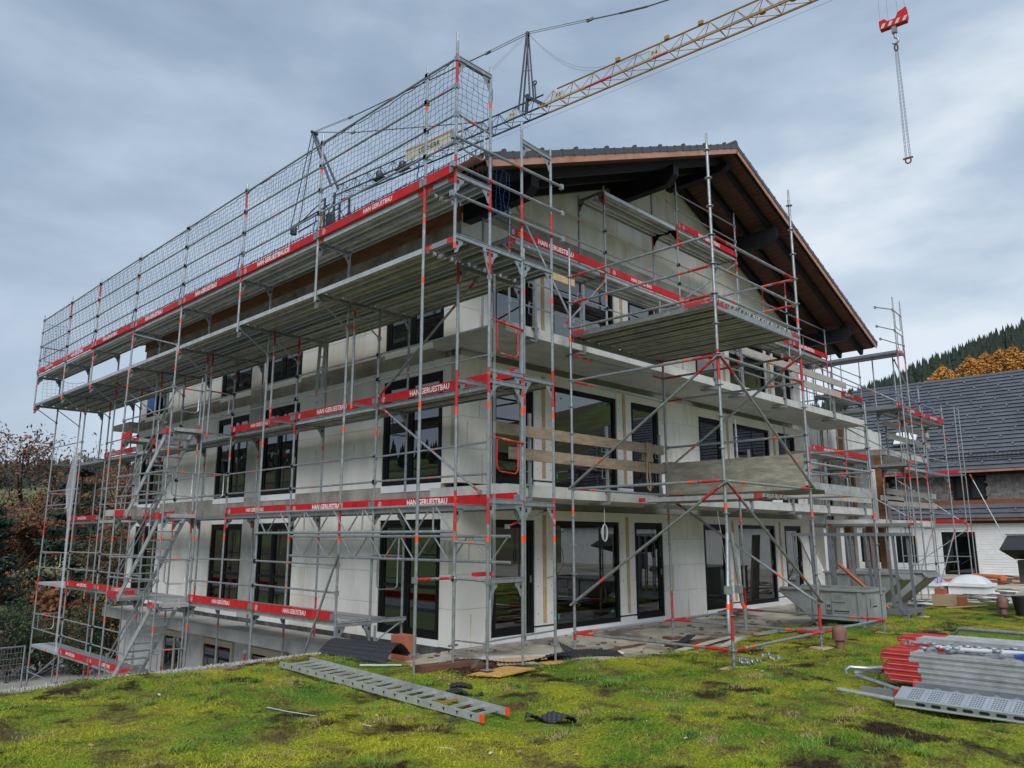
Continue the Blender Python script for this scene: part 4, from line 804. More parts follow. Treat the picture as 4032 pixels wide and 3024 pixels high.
coil((2.55, -1.55, 2.02), .1, .17, 5, .006, 'cable', 'white cable coil hanging below the lower balcony before the wide window', (2.55, -1.55, 2.6)); coil((1.75, -.05, 1.55), .04, .12, 4, .006, 'cabled', 'black cable coil hanging beside the corner glass door', (1.75, -.05, 2.45)); coil((6.75, -.06, 1.6), .06, .16, 4, .006, 'cabled', 'black cable coil by the third glass door', (6.75, -.06, 2.3)); coil((.0-.06, .2, 1.75), .1, .12, 4, .007, 'cable', 'grey cable coil on the block wall left of the corner'); coil((7.3, -.04, 4.1), .14, .1, 3, .005, 'cable', 'pale cable loop on the block wall between the upper windows'); coil((6.95, -1.8, .45), .12, .22, 4, .005, 'cable', 'tangled pale cable hanging beside the tower behind the hinged brace', (6.9, -1.6, 2.55)); coil((-.05, 8.9, 1.9), .05, .2, 3, .006, 'cabled', 'dark cable hanging on the concrete pier of the long facade')
b = MB('cabled'); b.path([(2.72, -.05, 1.75), (2.9, -.12, 1.7), (2.92, -.15, 1.4), (2.75, -.12, 1.15), (2.5, -.05, 1.1)], .007, 5); b.build('conduit_loop', None, 'dark conduit bent out of the white panel beside the wide window', 'cable')
# aluminium ladder on the second deck, ladder stubs
def ladder(name, p, q, side, nr_, label, w=.4, cat='ladder', rh=.07):
    t = thing(name, tuple(V(p)), label, cat); p, q, sd_ = V(p), V(q), V(side).normalized()
    for s_ in (-1, 1): MB('alu').beam(p+sd_*w/2*s_, q+sd_*w/2*s_, .025, rh, 0, up=sd_.cross(q-p)).build('rail', t)
    for i in range(nr_): u = p+(q-p)*((i+.6)/nr_); MB('alu').tube(u-sd_*(w/2-.012), u+sd_*(w/2-.012), .014, 6).build('rung', t)
    return t
ladder('ladder', (XC+.25, 3.65, 4.47), (XC+.55, 4.0, 6.6), (0.2, 1, 0), 8, 'small aluminium ladder leaning on the upper deck of the long facade', .34)
# ------------------------------------------------------------------ tower crane
CN = V((.0905, -.9959, 0)); CS = V((.9959, .0905, 0)); CA = V((19.56, 13.35, 25))-CS*.375
def cpt(t, s=0, z=0): return CA+CN*t+CS*s+V((0, 0, z))
CR = thing('tower_crane', tuple(V((17.45, 32.5, -3.3))), 'tower crane with blue-grey root and yellow lattice jib above the roof', 'crane')
def jib(t0, t1, np_, mt, name, red=()):
    g = link(name, None, cpt((t0+t1)/2, 0, -.1), CR)
    for s_ in (-.375, .375): b = MB(mt); b.beam(cpt(t0, s_), cpt(t1, s_), .075, .075); b.build('lower_chord', g)
    b = MB(mt); b.tube(cpt(t0+(.9 if mt == 'yellow' else 0), 0, .95), cpt(t1, 0, .95), .045, 8); b.build('upper_chord', g)
    b = MB(mt); st = (t1-t0)/np_
    for i in range(np_):
        a = t0+st*i
        for s_ in (-.375, .375): b.tube(cpt(a, s_), cpt(a+st/2, 0, .95), .019, 5); b.tube(cpt(a+st/2, 0, .95), cpt(a+st, s_), .019, 5)
        b.tube(cpt(a, -.375), cpt(a, .375), .02, 5); b.tube(cpt(a, -.375), cpt(a+st, .375), .016, 5)
    b.build('lacing', g)
    for a, c in red: b = MB('red'); b.beam(cpt(a, -.375, 0), cpt(c, -.375, 0), .08, .08); b.build('red_chord_section', g)
jib(-1.36, 30, 24, 'yellow', 'jib_section', ((1.6, 3.2), (5.6, 6.4))); jib(-19.3, -1.4, 14, 'craneblue', 'jib_root_section')
def sign(txt, t, z, w=.62, h=.34, mt='signw', big=1):
    g = MB(mt); c = cpt(t, -.40, z); g.beam(c-CN*w/2, c+CN*w/2, .015, h); o = g.build('sign_plate', CR); lettering(txt, h*.78*big, c-CS*.012, CN, -CS, o, 'black', .95, .015)
sign('P.5', -.1, .25, .66, .36); sign('P.4', 5.7, .25, .66, .36); sign('P.6', -3.3, .25, .66, .36); sign('LIEBHERR', -9.9, .52, 4.2, .62, 'signw', .95)
g = MB('yellow'); c = cpt(-9.9, -.405, .9); g.beam(c-CN*2.1, c+CN*2.1, .015, .14); g.build('sign_band', CR)
b = MB('craneblue'); 
for s_ in (-.3, .3): b.tube(cpt(-19.6, s_, .9), cpt(-22.4, s_*.4, 6.0), .09, 7); b.tube(cpt(-22.4, s_*.4, 6.0), cpt(-24.1, s_, -1.0), .035, 6)
b.beam(cpt(-22.3, 0, 6.0)-CS*.3, cpt(-22.3, 0, 6.0)+CS*.3, .15, .15); b.build('a_frame', CR)
b = MB('craneblue')
for s_ in (-.09, .09): b.tube(cpt(-3.0, s_*2, .6), cpt(-2.48, s_, 5.15), .055, 6); b.tube(cpt(-2.2, s_*2, .9), cpt(-2.48, s_, 5.15), .05, 6)
b.beam(cpt(-2.75, -.12, 2.9), cpt(-2.35, .12, 2.9), .04, .04); b.lathe(cpt(-2.48, 0, 5.1), [(.12, 0), (.12, .2)], 8); b.build('king_post', CR)
b = MB('craneblue'); b.tube(cpt(-1.93, 0, .9), cpt(-2.0, 0, 1.9), .05, 6); b.path([cpt(-2.0, 0, 1.9)+CN*(.13*math.cos(a))+V((0, 0, .13*math.sin(a))) for a in [6.3*j/12 for j in range(13)]], .04, 5); b.beam(cpt(-1.2, 0, .2), cpt(-2.6, 0, 1.3), .25, .16); b.beam(cpt(-2.6, 0, .3), cpt(-2.5, 0, 1.4), .14, .14); b.build('sheave_post', CR)
b = MB('galvd')
def pend(p, q, r=.02, two=.12):
    for s_ in (-two/2, two/2): b.tube(V(p)+CS*s_, V(q)+CS*s_, r, 5)
K1 = cpt(-2.48, 0, 5.25); A1 = cpt(-22.4, 0, 6.1)
pend(A1, cpt(-18.19, 0, 5.75), .02); pend(cpt(-18.19, 0, 5.75), cpt(-5.48, 0, 5.3), .03, .03); pend(cpt(-5.48, 0, 5.3), K1, .022, .16); pend(K1, cpt(1.76, 0, 4.15), .018, .16); pend(cpt(1.76, 0, 4.15), cpt(3.6, 0, 3.67), .034, .02); pend(cpt(3.6, 0, 3.67), cpt(5.2, 0, 3.3), .05, .03); pend(cpt(5.2, 0, 3.3), cpt(20, 0, 1.0), .034, .02)
pend(A1, cpt(-17.8, 0, 4.45), .02); pend(cpt(-17.8, 0, 4.45), cpt(-6.04, 0, .98), .03, .03)
for c in (cpt(-5.48, 0, 5.3), cpt(1.76, 0, 4.15), cpt(-18.19, 0, 5.75), cpt(-17.8, 0, 4.45)): b.beam(c-CN*.22, c+CN*.22, .12, .12)
b.tube(K1, cpt(-12.7, 0, .95), .008, 4); b.tube(K1+CS*.1, cpt(-12.2, .1, .95), .008, 4)
for dz in (0, .18): b.path([K1+(cpt(5.3, 0, .75)-K1)*t+V((0, 0, -1.9*math.sin(math.pi*t)**1.0*(1-.35*t)-dz*math.sin(math.pi*t))) for t in [j/12 for j in range(13)]], .009, 4)
b.tube(cpt(-19, -.2, -.7), cpt(25, -.2, -.75), .008, 4)
for k, s_ in enumerate((-.1, .0, .1)): b.tube(cpt(-1.5, s_, .3+.08*k), cpt(25, s_, .3+.05*k), .007, 4)
b.tube(A1, cpt(-23.4, 0, 1.0), .012, 4); b.build('pendant_line', CR)
for t_ in (-14.9, -12.7): b = MB('craneblue', 'yellow'); b.lathe(cpt(t_, 0, .15), [(.2, 0), (.24, .1), (.24, .35), (.2, .45)], 10, 0); b.beam(cpt(t_-.5, 0, .1), cpt(t_+.5, 0, .1), .5, .08, 0); b.build('winch', CR)
b = MB('craneblue', 'yellow'); b.box(*(cpt(-20.1, -.25, -2.2)), *(cpt(-19.7, .25, -1.0)), 0); b.beam(cpt(-20.5, -.55, -2.2), cpt(-20.1, -.55, -.9), .05, .4, 1); b.build('switch_cabinet', CR)
g = link('mast', None, (17.45, 32.5, -3.3), CR)
for sx in (-.6, .6):
    for sy in (-.6, .6): MB('craneblue').beam((17.45+sx, 32.5+sy, -3.3), (17.45+sx, 32.5+sy, 25), .12, .12).build('mast_leg', g)
b = MB('craneblue')
for i in range(18):
    z = -3.3+i*1.55
    for (ax, ay), (cx, cy) in (((-.6, -.6), (.6, -.6)), ((.6, -.6), (.6, .6)), ((.6, .6), (-.6, .6)), ((-.6, .6), (-.6, -.6))): b.tube((17.45+ax, 32.5+ay, z), (17.45+cx, 32.5+cy, z+1.55), .03, 5)
b.build('mast_lacing', g)
b = MB('craneblue'); b.tube(cpt(-19.5, -.4, -.5), cpt(-24.2, -.4, -1.1), .05, 6); b.tube(cpt(-19.5, .4, -.5), cpt(-24.2, .4, -1.1), .05, 6); b.tube(cpt(-20.6, 0, .4), cpt(-24.2, 0, -1.0), .04, 6); b.lathe(cpt(-24.2, 0, -1.4), [(.25, 0), (.25, .5)], 8); b.build('counter_arm', CR)
for t_ in (3.3, 6.1, 7.9): b = MB('yellow'); b.beam(cpt(t_, -.05, 1.05), cpt(t_+.25, -.05, 1.05), .12, .18); b.build('sheave_bracket', CR)
for t_ in (11.0, 12.4): b = MB('yellow'); b.lathe(cpt(t_, -.1, .2), [(.16, -.06), (.16, .06)], 10); b.build('sheave', CR)
HK = thing('crane_hook', (21.0, -2.75, 16.3), 'red and white striped hook block with long chain slings hanging from the crane', 'hook block')
hc = V((21.0, -2.72, 22.55)); b = MB('red', 'hookwhite'); hb = lambda u, z, d=0: hc+CN*u+V((0, 0, z))+CS*d
b.prism([hb(-.5, -.2, -.12), hb(.5, -.2, -.12), hb(.55, .0, -.12), hb(.52, .42, -.12), hb(.2, .3, -.12), hb(.1, .08, -.12), hb(-.2, .08, -.12), hb(-.3, .22, -.12), hb(-.52, .2, -.12), hb(-.52, -.1, -.12)], CS*.24, 0)
for k in range(4): b.prism([hb(-.48+k*.27, -.16, -.124), hb(-.36+k*.27, -.16, -.124), hb(-.26+k*.27, .03, -.124), hb(-.38+k*.27, .03, -.124)], CS*.003, 1)
b.build('block_body', HK)
b = MB('galvd'); b.beam(hc+V((0, 0, -.5)), hc+V((0, 0, -.15)), .18, .18); b.tube(hc+V((0, 0, -.7)), hc+V((0, 0, -.5)), .05, 7); b.path([hc+V((0, 0, -.7))]+[hc+CN*(.11*math.sin(a))+V((0, 0, -.85+.13*math.cos(a))) for a in [.2+4.2*j/9 for j in range(10)]], .04, 7); b.build('hook', HK)
b = MB('rust'); b.path([hc+CN*(.06*math.sin(a))+V((0, 0, -1.15+.14*math.cos(a))) for a in [6.3*j/12 for j in range(13)]], .035, 6); b.build('ring', HK)
zt1, zb1 = hc.z-1.25, 16.55
for k, u in enumerate((-.09, -.04, .05, .10)):
    b = MB('galv'); nl = 60
    for i in range(nl):
        za, zc_ = zt1-(zt1-zb1)*i/nl, zt1-(zt1-zb1)*(i+1.12)/nl; w = CN if i % 2 else CS; c = hc+CN*(u*(.6+.4*i/nl)); p = V((c.x, c.y, 0)); b.beam(p+V((0, 0, za))+w*.014, p+V((0, 0, zc_))+w*.014, .010, .010); b.beam(p+V((0, 0, za))-w*.014, p+V((0, 0, zc_))-w*.014, .010, .010)
    b.build('chain', HK, smooth=False)
b = MB('rust'); b.path([V((hc.x, hc.y, 16.45))+CN*(.1*math.sin(a))+V((0, 0, .12*math.cos(a))) for a in [6.3*j/12 for j in range(13)]], .03, 6); b.beam(V((hc.x, hc.y, 16.55))-CN*.18, V((hc.x, hc.y, 16.55))+CN*.18, .05, .06); b.build('end_hook', HK)
b = MB('galvd')
for u in (-.48, -.18, .18, .46): b.tube(hc+CN*u+V((0, 0, .1)), V((hc.x, hc.y, 25.0))+CN*u, .009, 4)
b.build('hoist_rope', HK)
# ------------------------------------------------------------------ annex with the big tiled roof
AN = thing('tiled_annex', (41, -8, -.3), 'long annex with steep grey tiled roof, dark shingle storey and white boarded ground floor', 'building')
y0, y1 = -30, 9.0
MB('wpaint').box(38.06, y0, -.3, 38.3, 1.0-.35, 2.62).box(38.06, 2.3, -.3, 38.3, y1, 2.62).box(38.06, .65, 2.2, 38.3, 2.3, 2.62).build('wall', AN)
for i in range(21):
    z = -.15+i*.131
    for a, c in ((y0, .62), (2.33, y1)) if z < 2.15 else ((y0, y1),): MB('wpaint').box(38.03, a, z+.004, 38.058, c, z+.118).build('siding_board', AN)
o = link('door', None, (38.1, 1.48, -.15), AN); b = MB('frame'); b.box(38.04, .66, -.15, 38.12, .85, 2.18).box(38.04, 2.1, -.15, 38.12, 2.29, 2.18).box(38.04, .85, 1.95, 38.12, 2.1, 2.18).box(38.04, .85, -.15, 38.12, 2.1, .05); b.build('frame', o); b = MB('glass'); b.add([(38.09, 2.1, .05), (38.09, .85, .05), (38.09, .85, 1.95), (38.09, 2.1, 1.95)], [(0, 1, 2, 3)]); b.build('pane', o, smooth=False)
MB('room').box(39.2, -4, -.3, 39.4, 6, 2.6).build('interior_wall', AN)
for a in (3.6, 5.6): o = link('window', None, (38.1, a, .6), AN); b = MB('frame'); b.box(38.02, a, .5, 38.05, a+1.1, 2.0); b.build('frame', o)
def tiles(x0, z0, x1, z1, rows, tw, name, hooks=True, yA=y0, yB=y1):
    d = V((x1-x0, 0, z1-z0)); dl = d.length/rows; d.normalize(); nrm = V((-d.z, 0, d.x)); b = MB('tile2')
    nt = int((yB-yA)/tw)
    for r in range(rows):
        p = V((x0, 0, z0))+d*dl*r
        for j in range(nt):
            ya = yA+j*tw+(tw/2 if r % 2 else 0); g = random.uniform(-.004, .004); a = p-d*.05+nrm*(.10+g); c = p+d*(dl+.02)+nrm*(.02+g)
            b.add([(a.x, ya+.002, a.z), (a.x, ya+tw-.002, a.z), (c.x, ya+tw-.002, c.z), (c.x, ya+.002, c.z), (p.x, ya+.002, p.z-.0), (p.x, ya+tw-.002, p.z-.0)], [(1, 0, 3, 2), (0, 1, 5, 4)])
    b.build(name, AN, kind='stuff', smooth=False)
    if hooks:
        b = MB('galvd')
        for r in range(1, rows, 2):
            p = V((x0, 0, z0))+d*dl*(r+.4)+nrm*.04
            for j in range(int((yB-yA)/1.3)): y_ = yA+j*1.3+(.65 if (r//2) % 2 else 0); q = p+nrm*.09; b.add([(p.x, y_-.05, p.z), (p.x, y_+.05, p.z), (q.x, y_+.05, q.z), (q.x, y_-.05, q.z), (q.x+.06, y_+.05, q.z+.06), (q.x+.06, y_-.05, q.z+.06)], [(0, 1, 2, 3), (3, 2, 4, 5)])
        b.build('snow_hooks', AN, kind='stuff', smooth=False)
MB('darktimber').prism([(37.75, y0, 5.5), (45.0, y0, 11.82), (45.0, y0, 11.72), (37.85, y0, 5.42)], (0, y1-y0, 0)).build('roof_deck', AN); MB('darktimber').prism([(45.0, y0, 11.82), (52, y0, 5.5), (52, y0, 5.4), (45.0, y0, 11.72)], (0, y1-y0, 0)).build('roof_deck', AN)
tiles(37.72, 5.5, 44.98, 11.84, 25, .33, 'tile_field'); tiles(37.7, 2.92, 38.42, 3.70, 3, .33, 'pent_tile_field', True)
MB('tile2').path([(45, y0, 11.88), (45, y1, 11.88)], .13, 8).build('ridge_cap', AN)
MB('darktimber').prism([(37.75, y0, 2.86), (38.45, y0, 3.66), (38.5, y0, 2.66), (38.0, y0, 2.66)], (0, y1-y0, 0)).build('pent_roof', AN)
MB('copper_dark').box(37.62, y0, 2.80, 37.76, y1, 2.90).build('gutter', AN); MB('copper').box(37.62, y0, 5.38, 37.78, y1, 5.50).build('gutter', AN); MB('copper_dark').box(38.38, y0, 3.68, 38.46, y1, 3.93).build('flashing', AN)
MB('darktimber').box(37.9, y0, 5.24, 38.44, y1, 5.40).build('eave_board', AN)
b = MB('shingle')
for r in range(13):
    y_ = y0
    while y_ < y1:
        w = random.uniform(.1, .26)
        if not (-.2 < y_ < 1.6) and not (4.6 < y_ < 6.2): b.box(38.40-random.uniform(0, .012), y_, 3.93+r*.10, 38.46, min(y_+w-.006, y1), 3.93+(r+1)*.10+.01)
        y_ += w
b.build('shingle_cladding', AN, kind='stuff', smooth=False); MB('black').box(38.47, y0, 3.9, 38.7, y1, 5.3).build('wall', AN)
for a in (-.1, 4.7): o = link('window', None, (38.44, a+.75, 3.95), AN); b = MB('frame'); b.box(38.42, a, 3.95, 38.46, a+1.6, 4.05).box(38.42, a, 5.15, 38.46, a+1.6, 5.24).box(38.42, a, 4.05, 38.46, a+.1, 5.15).box(38.42, a+1.5, 4.05, 38.46, a+1.6, 5.15).box(38.42, a+.75, 4.05, 38.46, a+.85, 5.15); b.build('frame', o)
b = MB('black'); d = V((7.26, 0, 6.34)).normalized(); p = V((37.72, 0, 5.5))+d*.75+V((-.12, 0, .16))
for k in range(3): b.tube((p.x, y0, p.z+k*.13), (p.x, y1, p.z+k*.13), .016, 4)
for i in range(190): y_ = y0+i*.205; b.box(p.x-.01, y_-.01, p.z-.05, p.x+.01, y_+.01, p.z+.28)
b.build('snow_guard', AN)
o = link('roof_window', None, (39.9, 4.2, 7.6), AN); b = MB('wpaint', 'glass')
for dx in (0,): 
    q = V((39.6, 0, 7.28)); b.prism([(39.45, 3.6, 7.36), (40.25, 3.6, 8.12), (40.17, 3.6, 8.2), (39.37, 3.6, 7.44)], (0, 1.2, 0), 0)
b.build('frame', o)
# ------------------------------------------------------------------ unfinished wing beside the gable house
WG = thing('unfinished_wing', (22, 4, -.1), 'unfinished white wing with two balcony slabs and timber props right of the gable house', 'building')
for a, c in ((17.4, 18.1), (19.1, 19.9), (21.0, 21.5), (22.6, 23.2), (24.6, 25.4)): MB('block').box(a, 1.3, -.1, c, 1.6, 2.3).build('wall', WG)
for z0_, z1_ in ((2.56, 4.9), (5.12, 6.6)):
    for a, c in ((17.4, 20.2), (21.3, 22.4), (23.5, 27.0)): MB('concrete_pale').box(a, 1.3, z0_, c, 1.6, z1_).build('wall', WG)
MB('room').box(17.4, 4.6, -.1, 27, 4.8, 6.5).build('interior_wall', WG); MB('concrete').box(17.3, 1.7, 6.6, 27.1, 8, 6.8).build('roof_slab', WG)
MB('concrete_pale').box(18.7, -1.25, 2.34, 24.8, 4.5, 2.55).build('balcony_slab', WG); MB('concrete_pale').box(19.8, -1.25, 4.90, 24.75, 4.5, 5.11).build('balcony_slab', WG)
for x, y, a, c in ((19.9, -.95, 2.55, 4.9), (20.6, .6, -.1, 2.34), (22.2, .4, -.1, 2.34), (23.8, .5, -.1, 2.34), (22.0, .9, 2.55, 4.9), (21.0, .8, 5.11, 6.6)): MB('timber').box(x-.13, y-.12, a, x+.13, y+.12, c).build('timber_prop', WG)
for x in (20.3, 22.5): o = link('window', None, (x+.5, 1.45, 2.6), WG); b = MB('frame'); b.box(x, 1.4, 2.6, x+.08, 1.5, 4.7).box(x+.92, 1.4, 2.6, x+1.0, 1.5, 4.7).box(x+.08, 1.4, 4.6, x+.92, 1.5, 4.7); b.build('frame', o); b = MB('glass'); b.add([(x+.08, 1.45, 2.6), (x+.92, 1.45, 2.6), (x+.92, 1.45, 4.6), (x+.08, 1.45, 4.6)], [(0, 1, 2, 3)]); b.build('pane', o, smooth=False)
balcony_guard('boards on steel posts along the lower slab of the unfinished wing', (19.6, 22.2, 24.6), 2.55, -1.27, ((19.3, 24.9, 3.45, .2), (19.3, 24.9, 3.05, .2), (18.7, 21.0, 3.2, .18)), (22, -1.27, 2.55))
balcony_guard('boards on steel posts along the upper slab of the unfinished wing', (20.0, 22.4, 24.6), 5.11, -1.27, ((19.6, 24.8, 5.95, .2), (19.8, 24.8, 5.5, .2)), (22, -1.27, 5.11))
# scaffolds on the right
def frames(name, label, xs_, ys_, z0, tops_, decks, toes, axis, loc, rails_=(), red=.5, wood=False):
    t = thing(name, loc, label, 'scaffold')
    for i, a in enumerate(xs_):
        for j, c in enumerate(ys_): standard(t, *((a, c) if axis == 'x' else (c, a)), z0+.0, tops_[i], decks, redp=red)
        for z in decks: transom(t, *(((a, ys_[0], z-.06), (a, ys_[1], z-.06)) if axis == 'x' else ((ys_[0], a, z-.06), (ys_[1], a, z-.06))))
    for i in range(len(xs_)-1):
        a, c = xs_[i], xs_[i+1]
        for z in decks: deck_x(t, a, c, min(ys_), max(ys_), z, ('wood',) if wood else ('alu', 'steel', 'perf')) if axis == 'x' else deck_y(t, min(ys_), max(ys_), a, c, z, ('wood',) if wood else ('alu', 'steel', 'perf'))
        for z in toes: toe_x(t, min(ys_)-.03, a, c, z, U if RS.random() < .7 else None) if axis == 'x' else toe_y(t, min(ys_)-.03, a, c, z, None)
        for z in rails_: rail(t, *(((a, min(ys_), z), (c, min(ys_), z)) if axis == 'x' else ((min(ys_), a, z), (min(ys_), c, z))))
    return t
t = frames('eave_scaffold', 'tall narrow scaffold by the right eaves with looped end rails against the sky', [-2.5, .45, 3.5], [18.15, 18.9], -.05, [10.1, 8.8, 8.8], (8.34, 6.4, 4.4, 2.4), (), 'y', (18.5, -1, -.1), (4.9, 6.9), .4)
gate(t, (18.1, -2.5, 9.78), (18.88, -2.5, 9.7), .6); gate(t, (18.2, -2.5, 9.0), (18.9, -2.5, 8.95), .6); rail(t, (17.25, -2.2, 9.75), (18.1, -2.5, 9.8), band=False); rail(t, (17.25, -2.2, 9.05), (18.1, -2.5, 9.05), band=False); rail(t, (17.2, -2.3, 8.6), (18.9, -2.5, 8.6), band=False)
brace(t, (18.15, -2.5, 2.5), (18.15, .4, 4.3)); brace(t, (18.15, -2.55, 6.4), (18.15, .4, 8.2)); brace(t, (18.9, -2.5, 4.4), (18.9, .4, 6.3))
t = frames('wing_scaffold', 'cluttered frame scaffold with red toe boards before the unfinished wing', [18.7, 21.2, 23.9], [-2.15, -1.45], -.05, [8.2, 7.4, 7.0], (4.35, 6.35), (6.35,), 'x', (22, -1.8, -.1), (1.0, 2.8, 4.85, 5.35, 6.85), .5)
brace(t, (18.7, -2.2, 8.1), (21.1, -2.2, 6.4)); brace(t, (18.7, -2.2, 6.3), (21.1, -2.2, 4.5)); brace(t, (21.2, -2.2, .2), (23.8, -2.2, 2.2)); brace(t, (18.7, -2.2, .3), (21.1, -2.2, 2.2))
frames('roof_edge_scaffold', 'frame scaffold on the far balcony end below the right eaves', [13.2, 16.0, 17.9], [-1.25, -.5], 2.88, [5.3, 5.3, 5.3], (4.55,), (4.55,), 'x', (15.5, -.9, 2.86), (3.4, 3.9), .6)
frames('link_scaffold', 'frame scaffold between the right eaves and the tiled annex', [17.6, 20.3], [-.4, .3], 2.6, [8.6, 8.4], (7.0,), (7.0,), 'x', (19, 0, 2.5), (7.5, 8.0, 5.4, 5.9), .6)
t = frames('annex_scaffold', 'slim scaffold tower with red toe boards in front of the tiled annex', [-.2, 2.9], [33.4, 34.15], -.05, [8.3, 6.0], (2.62, 5.05), (2.62, 5.05), 'y', (33.8, 2.5, -.1), (1.0, 3.4, 5.6), .3)
brace(t, (33.4, -.25, 2.5), (33.4, 2.9, 4.9)); brace(t, (33.4, 2.9, .2), (33.4, -.2, 2.3)); brace(t, (34.2, -.4, 5.0), (33.6, -2.4, .0), .024)
net('safety_net', (19.0, -1.9, 6.4), (1, 0, 0), 4.9, .9, .14, 'netblue', 'blue safety net on the wing scaffold before the tiled roof', .004, slack=.08, scal=.12); net('safety_net', (18.0, .5, 6.9), (0, 1, 0), 3.0, 1.3, .14, 'net', 'dark net hanging behind the right eaves', .004, slack=.1, scal=.1)
# ------------------------------------------------------------------ things on the terrace and lawn
# long aluminium ladder lying in the grass
LD = thing('aluminium_ladder', (-3.6, -2.5, .02), 'long aluminium ladder with one yellow rung and orange feet lying in the grass', 'ladder')
p, q = V((-3.96, -4.87, .05)), V((-3.70, -.22, .075)); sd_ = V((.43, .04, 0)); LL = (q-p)
for s_ in (0, 1):
    a, c = p+sd_*s_, q+sd_*s_*1.25; rl = MB('alu', 'orange', 'black'); rl.beam(a, c, .022, .078, 0); rl.beam(a-(c-a).normalized()*.02, a+(c-a).normalized()*.03, .026, .08, 1)
    if s_ == 0:
        for i in range(19): u = a+(c-a)*((i+.7)/19.3); rl.prism([u+V((-.0135, -.022, .018)), u+V((-.0135, .022, .018)), u+V((-.0135, .0, -.02))], (.001, 0, 0), 2)
    o = rl.build('side_rail', LD)
for i in range(19):
    u = (i+.7)/19.3; a = p+LL*u; mt = 'yellow' if i == 3 else 'alu'; b = MB(mt); w = sd_*(1+.25*u); b.beam(a+w*.03, a+w*.97, .03, .026); b.build('rung', LD)
# dimpled membrane
def dimple(name, label, o, u, v, nu, nv, hgt, curl, cat='membrane', amp=.012):
    o, u, v = V(o), V(u), V(v); b = MB('mat_black'); P = []
    for i in range(nu+1):
        for j in range(nv+1):
            s, t = i/nu, j/nv; P.append(o+u*s+v*t+V((0, 0, hgt(s, t)+amp*((i % 2)+(j % 2)-1))))
    b.add(P, [(i*(nv+1)+j, (i+1)*(nv+1)+j, (i+1)*(nv+1)+j+1, i*(nv+1)+j+1) for i in range(nu) for j in range(nv)])
    n0 = len(P); b.add([p_-V((0, 0, .008)) for p_ in P], [((i*(nv+1)+j), i*(nv+1)+j+1, (i+1)*(nv+1)+j+1, (i+1)*(nv+1)+j) for i in range(nu) for j in range(nv)]); b.build(name, None, label, cat, smooth=False)
dimple('dimpled_membrane', 'black dimpled membrane sheet arched beside the lawn edge', (-2.45, .75, .03), (.75, .25, 0), (.1, -1.75, 0), 22, 50, lambda s, t: .24*math.sin(math.pi*min(1, s*1.05))*(.75+.25*t), 1)
dimple('dimpled_membrane', 'black dimpled sheet under the corner scaffold feet', (-1.75, -1.5, -.06), (1.4, -.55, .0), (.25, -.9, .12), 44, 26, lambda s, t: .05+.05*math.sin(5*s+3*t), 1)
dimple('dimpled_membrane', 'black dimpled strip along the lawn edge beside the tower', (-.45, -2.75, .02), (1.2, -.55, .0), (.2, .32, .0), 40, 10, lambda s, t: .06*math.sin(3*s)+.05*t, 1)
dimple('dimpled_membrane', 'upturned corner of dimpled membrane next to a tower foot', (.25, -2.45, .0), (.4, -.2, .0), (.05, .2, .0), 14, 8, lambda s, t: .22*(1-s)*t, 1)
dimple('membrane_scrap', 'small square dimpled scrap in the grass near the corner pole', (-2.95, -3.2, .03), (.22, -.2, 0), (.14, .16, 0), 10, 8, lambda s, t: .02*math.sin(4*s), 1)
dimple('membrane_scrap', 'wavy dimpled scrap beside the yellow-rung ladder', (-3.3, -3.5, .03), (.4, -.28, 0), (.1, .12, 0), 16, 6, lambda s, t: .04*math.sin(6*s), 1)
dimple('membrane_scrap', 'crumpled dimpled scrap lying alone in the foreground grass', (-3.55, -5.1, .03), (.32, -.45, 0), (.15, .12, 0), 20, 9, lambda s, t: .035*math.sin(9*s+3*t), 1)
dimple('dimpled_membrane', 'narrow black ribbed strip on the terrace right of the tower foot', (2.3, -3.2, .0), (1.6, .5, 0), (-.05, .16, 0), 50, 6, lambda s, t: .03+.02*math.sin(8*s), 1)
# hollow brick, planks, plywood
b = MB('brick'); b.box(-1.52, -.42, -.10, -1.27, -.04, .30)
for k in range(9): b.box(-1.527, -.40+k*.042, -.09, -1.52, -.385+k*.042, .29)
b.build('hollow_brick', None, 'upright red hollow clay brick on the terrace near the corner', 'brick')
b = MB('rust'); b.beam((-2.5, -2.0, .06), (-1.45, -2.22, .06), .22, .10); b.build('timber_sleeper', None, 'dark brown timber sleeper under the corner scaffold feet', 'plank')
b = MB('rust'); b.beam((-1.75, -2.45, .05), (-1.35, -2.3, .05), .22, .07); b.build('timber_sleeper', None, 'short brown plank between the two corner poles', 'plank')
b = MB('osb'); b.prism([(-2.25, -2.78, .035), (-2.02, -3.2, .035), (-1.2, -3.1, .035), (-1.35, -2.65, .035)], (0, 0, .018)); b.build('plywood_sheet', None, 'yellow plywood sheet under the corner pole', 'plywood')
b = MB('osb'); b.prism([(-.75, -2.9, .02), (-.35, -3.0, .02), (-.2, -2.6, .02), (-.6, -2.5, .02)], (0, 0, .015)); b.build('plywood_sheet', None, 'small yellow plywood offcut beside the black membrane', 'plywood')
b = MB('bark_mulch'); 
for i in range(1500): x_, y_ = random.gauss(-1.95, .3), random.gauss(-2.55, .3); s_ = random.uniform(.01, .03); a = random.uniform(0, 3.1); z_ = .03+random.uniform(0, .02); b.add([(x_+s_*math.cos(a), y_+s_*math.sin(a), z_), (x_-s_*math.sin(a)*.5, y_+s_*math.cos(a)*.5, z_+.01), (x_-s_*math.cos(a), y_-s_*math.sin(a), z_)], [(0, 1, 2)])
b.build('soil_crumbs', None, 'reddish brown soil and bark crumbs around the corner poles', 'soil', None, 'stuff')
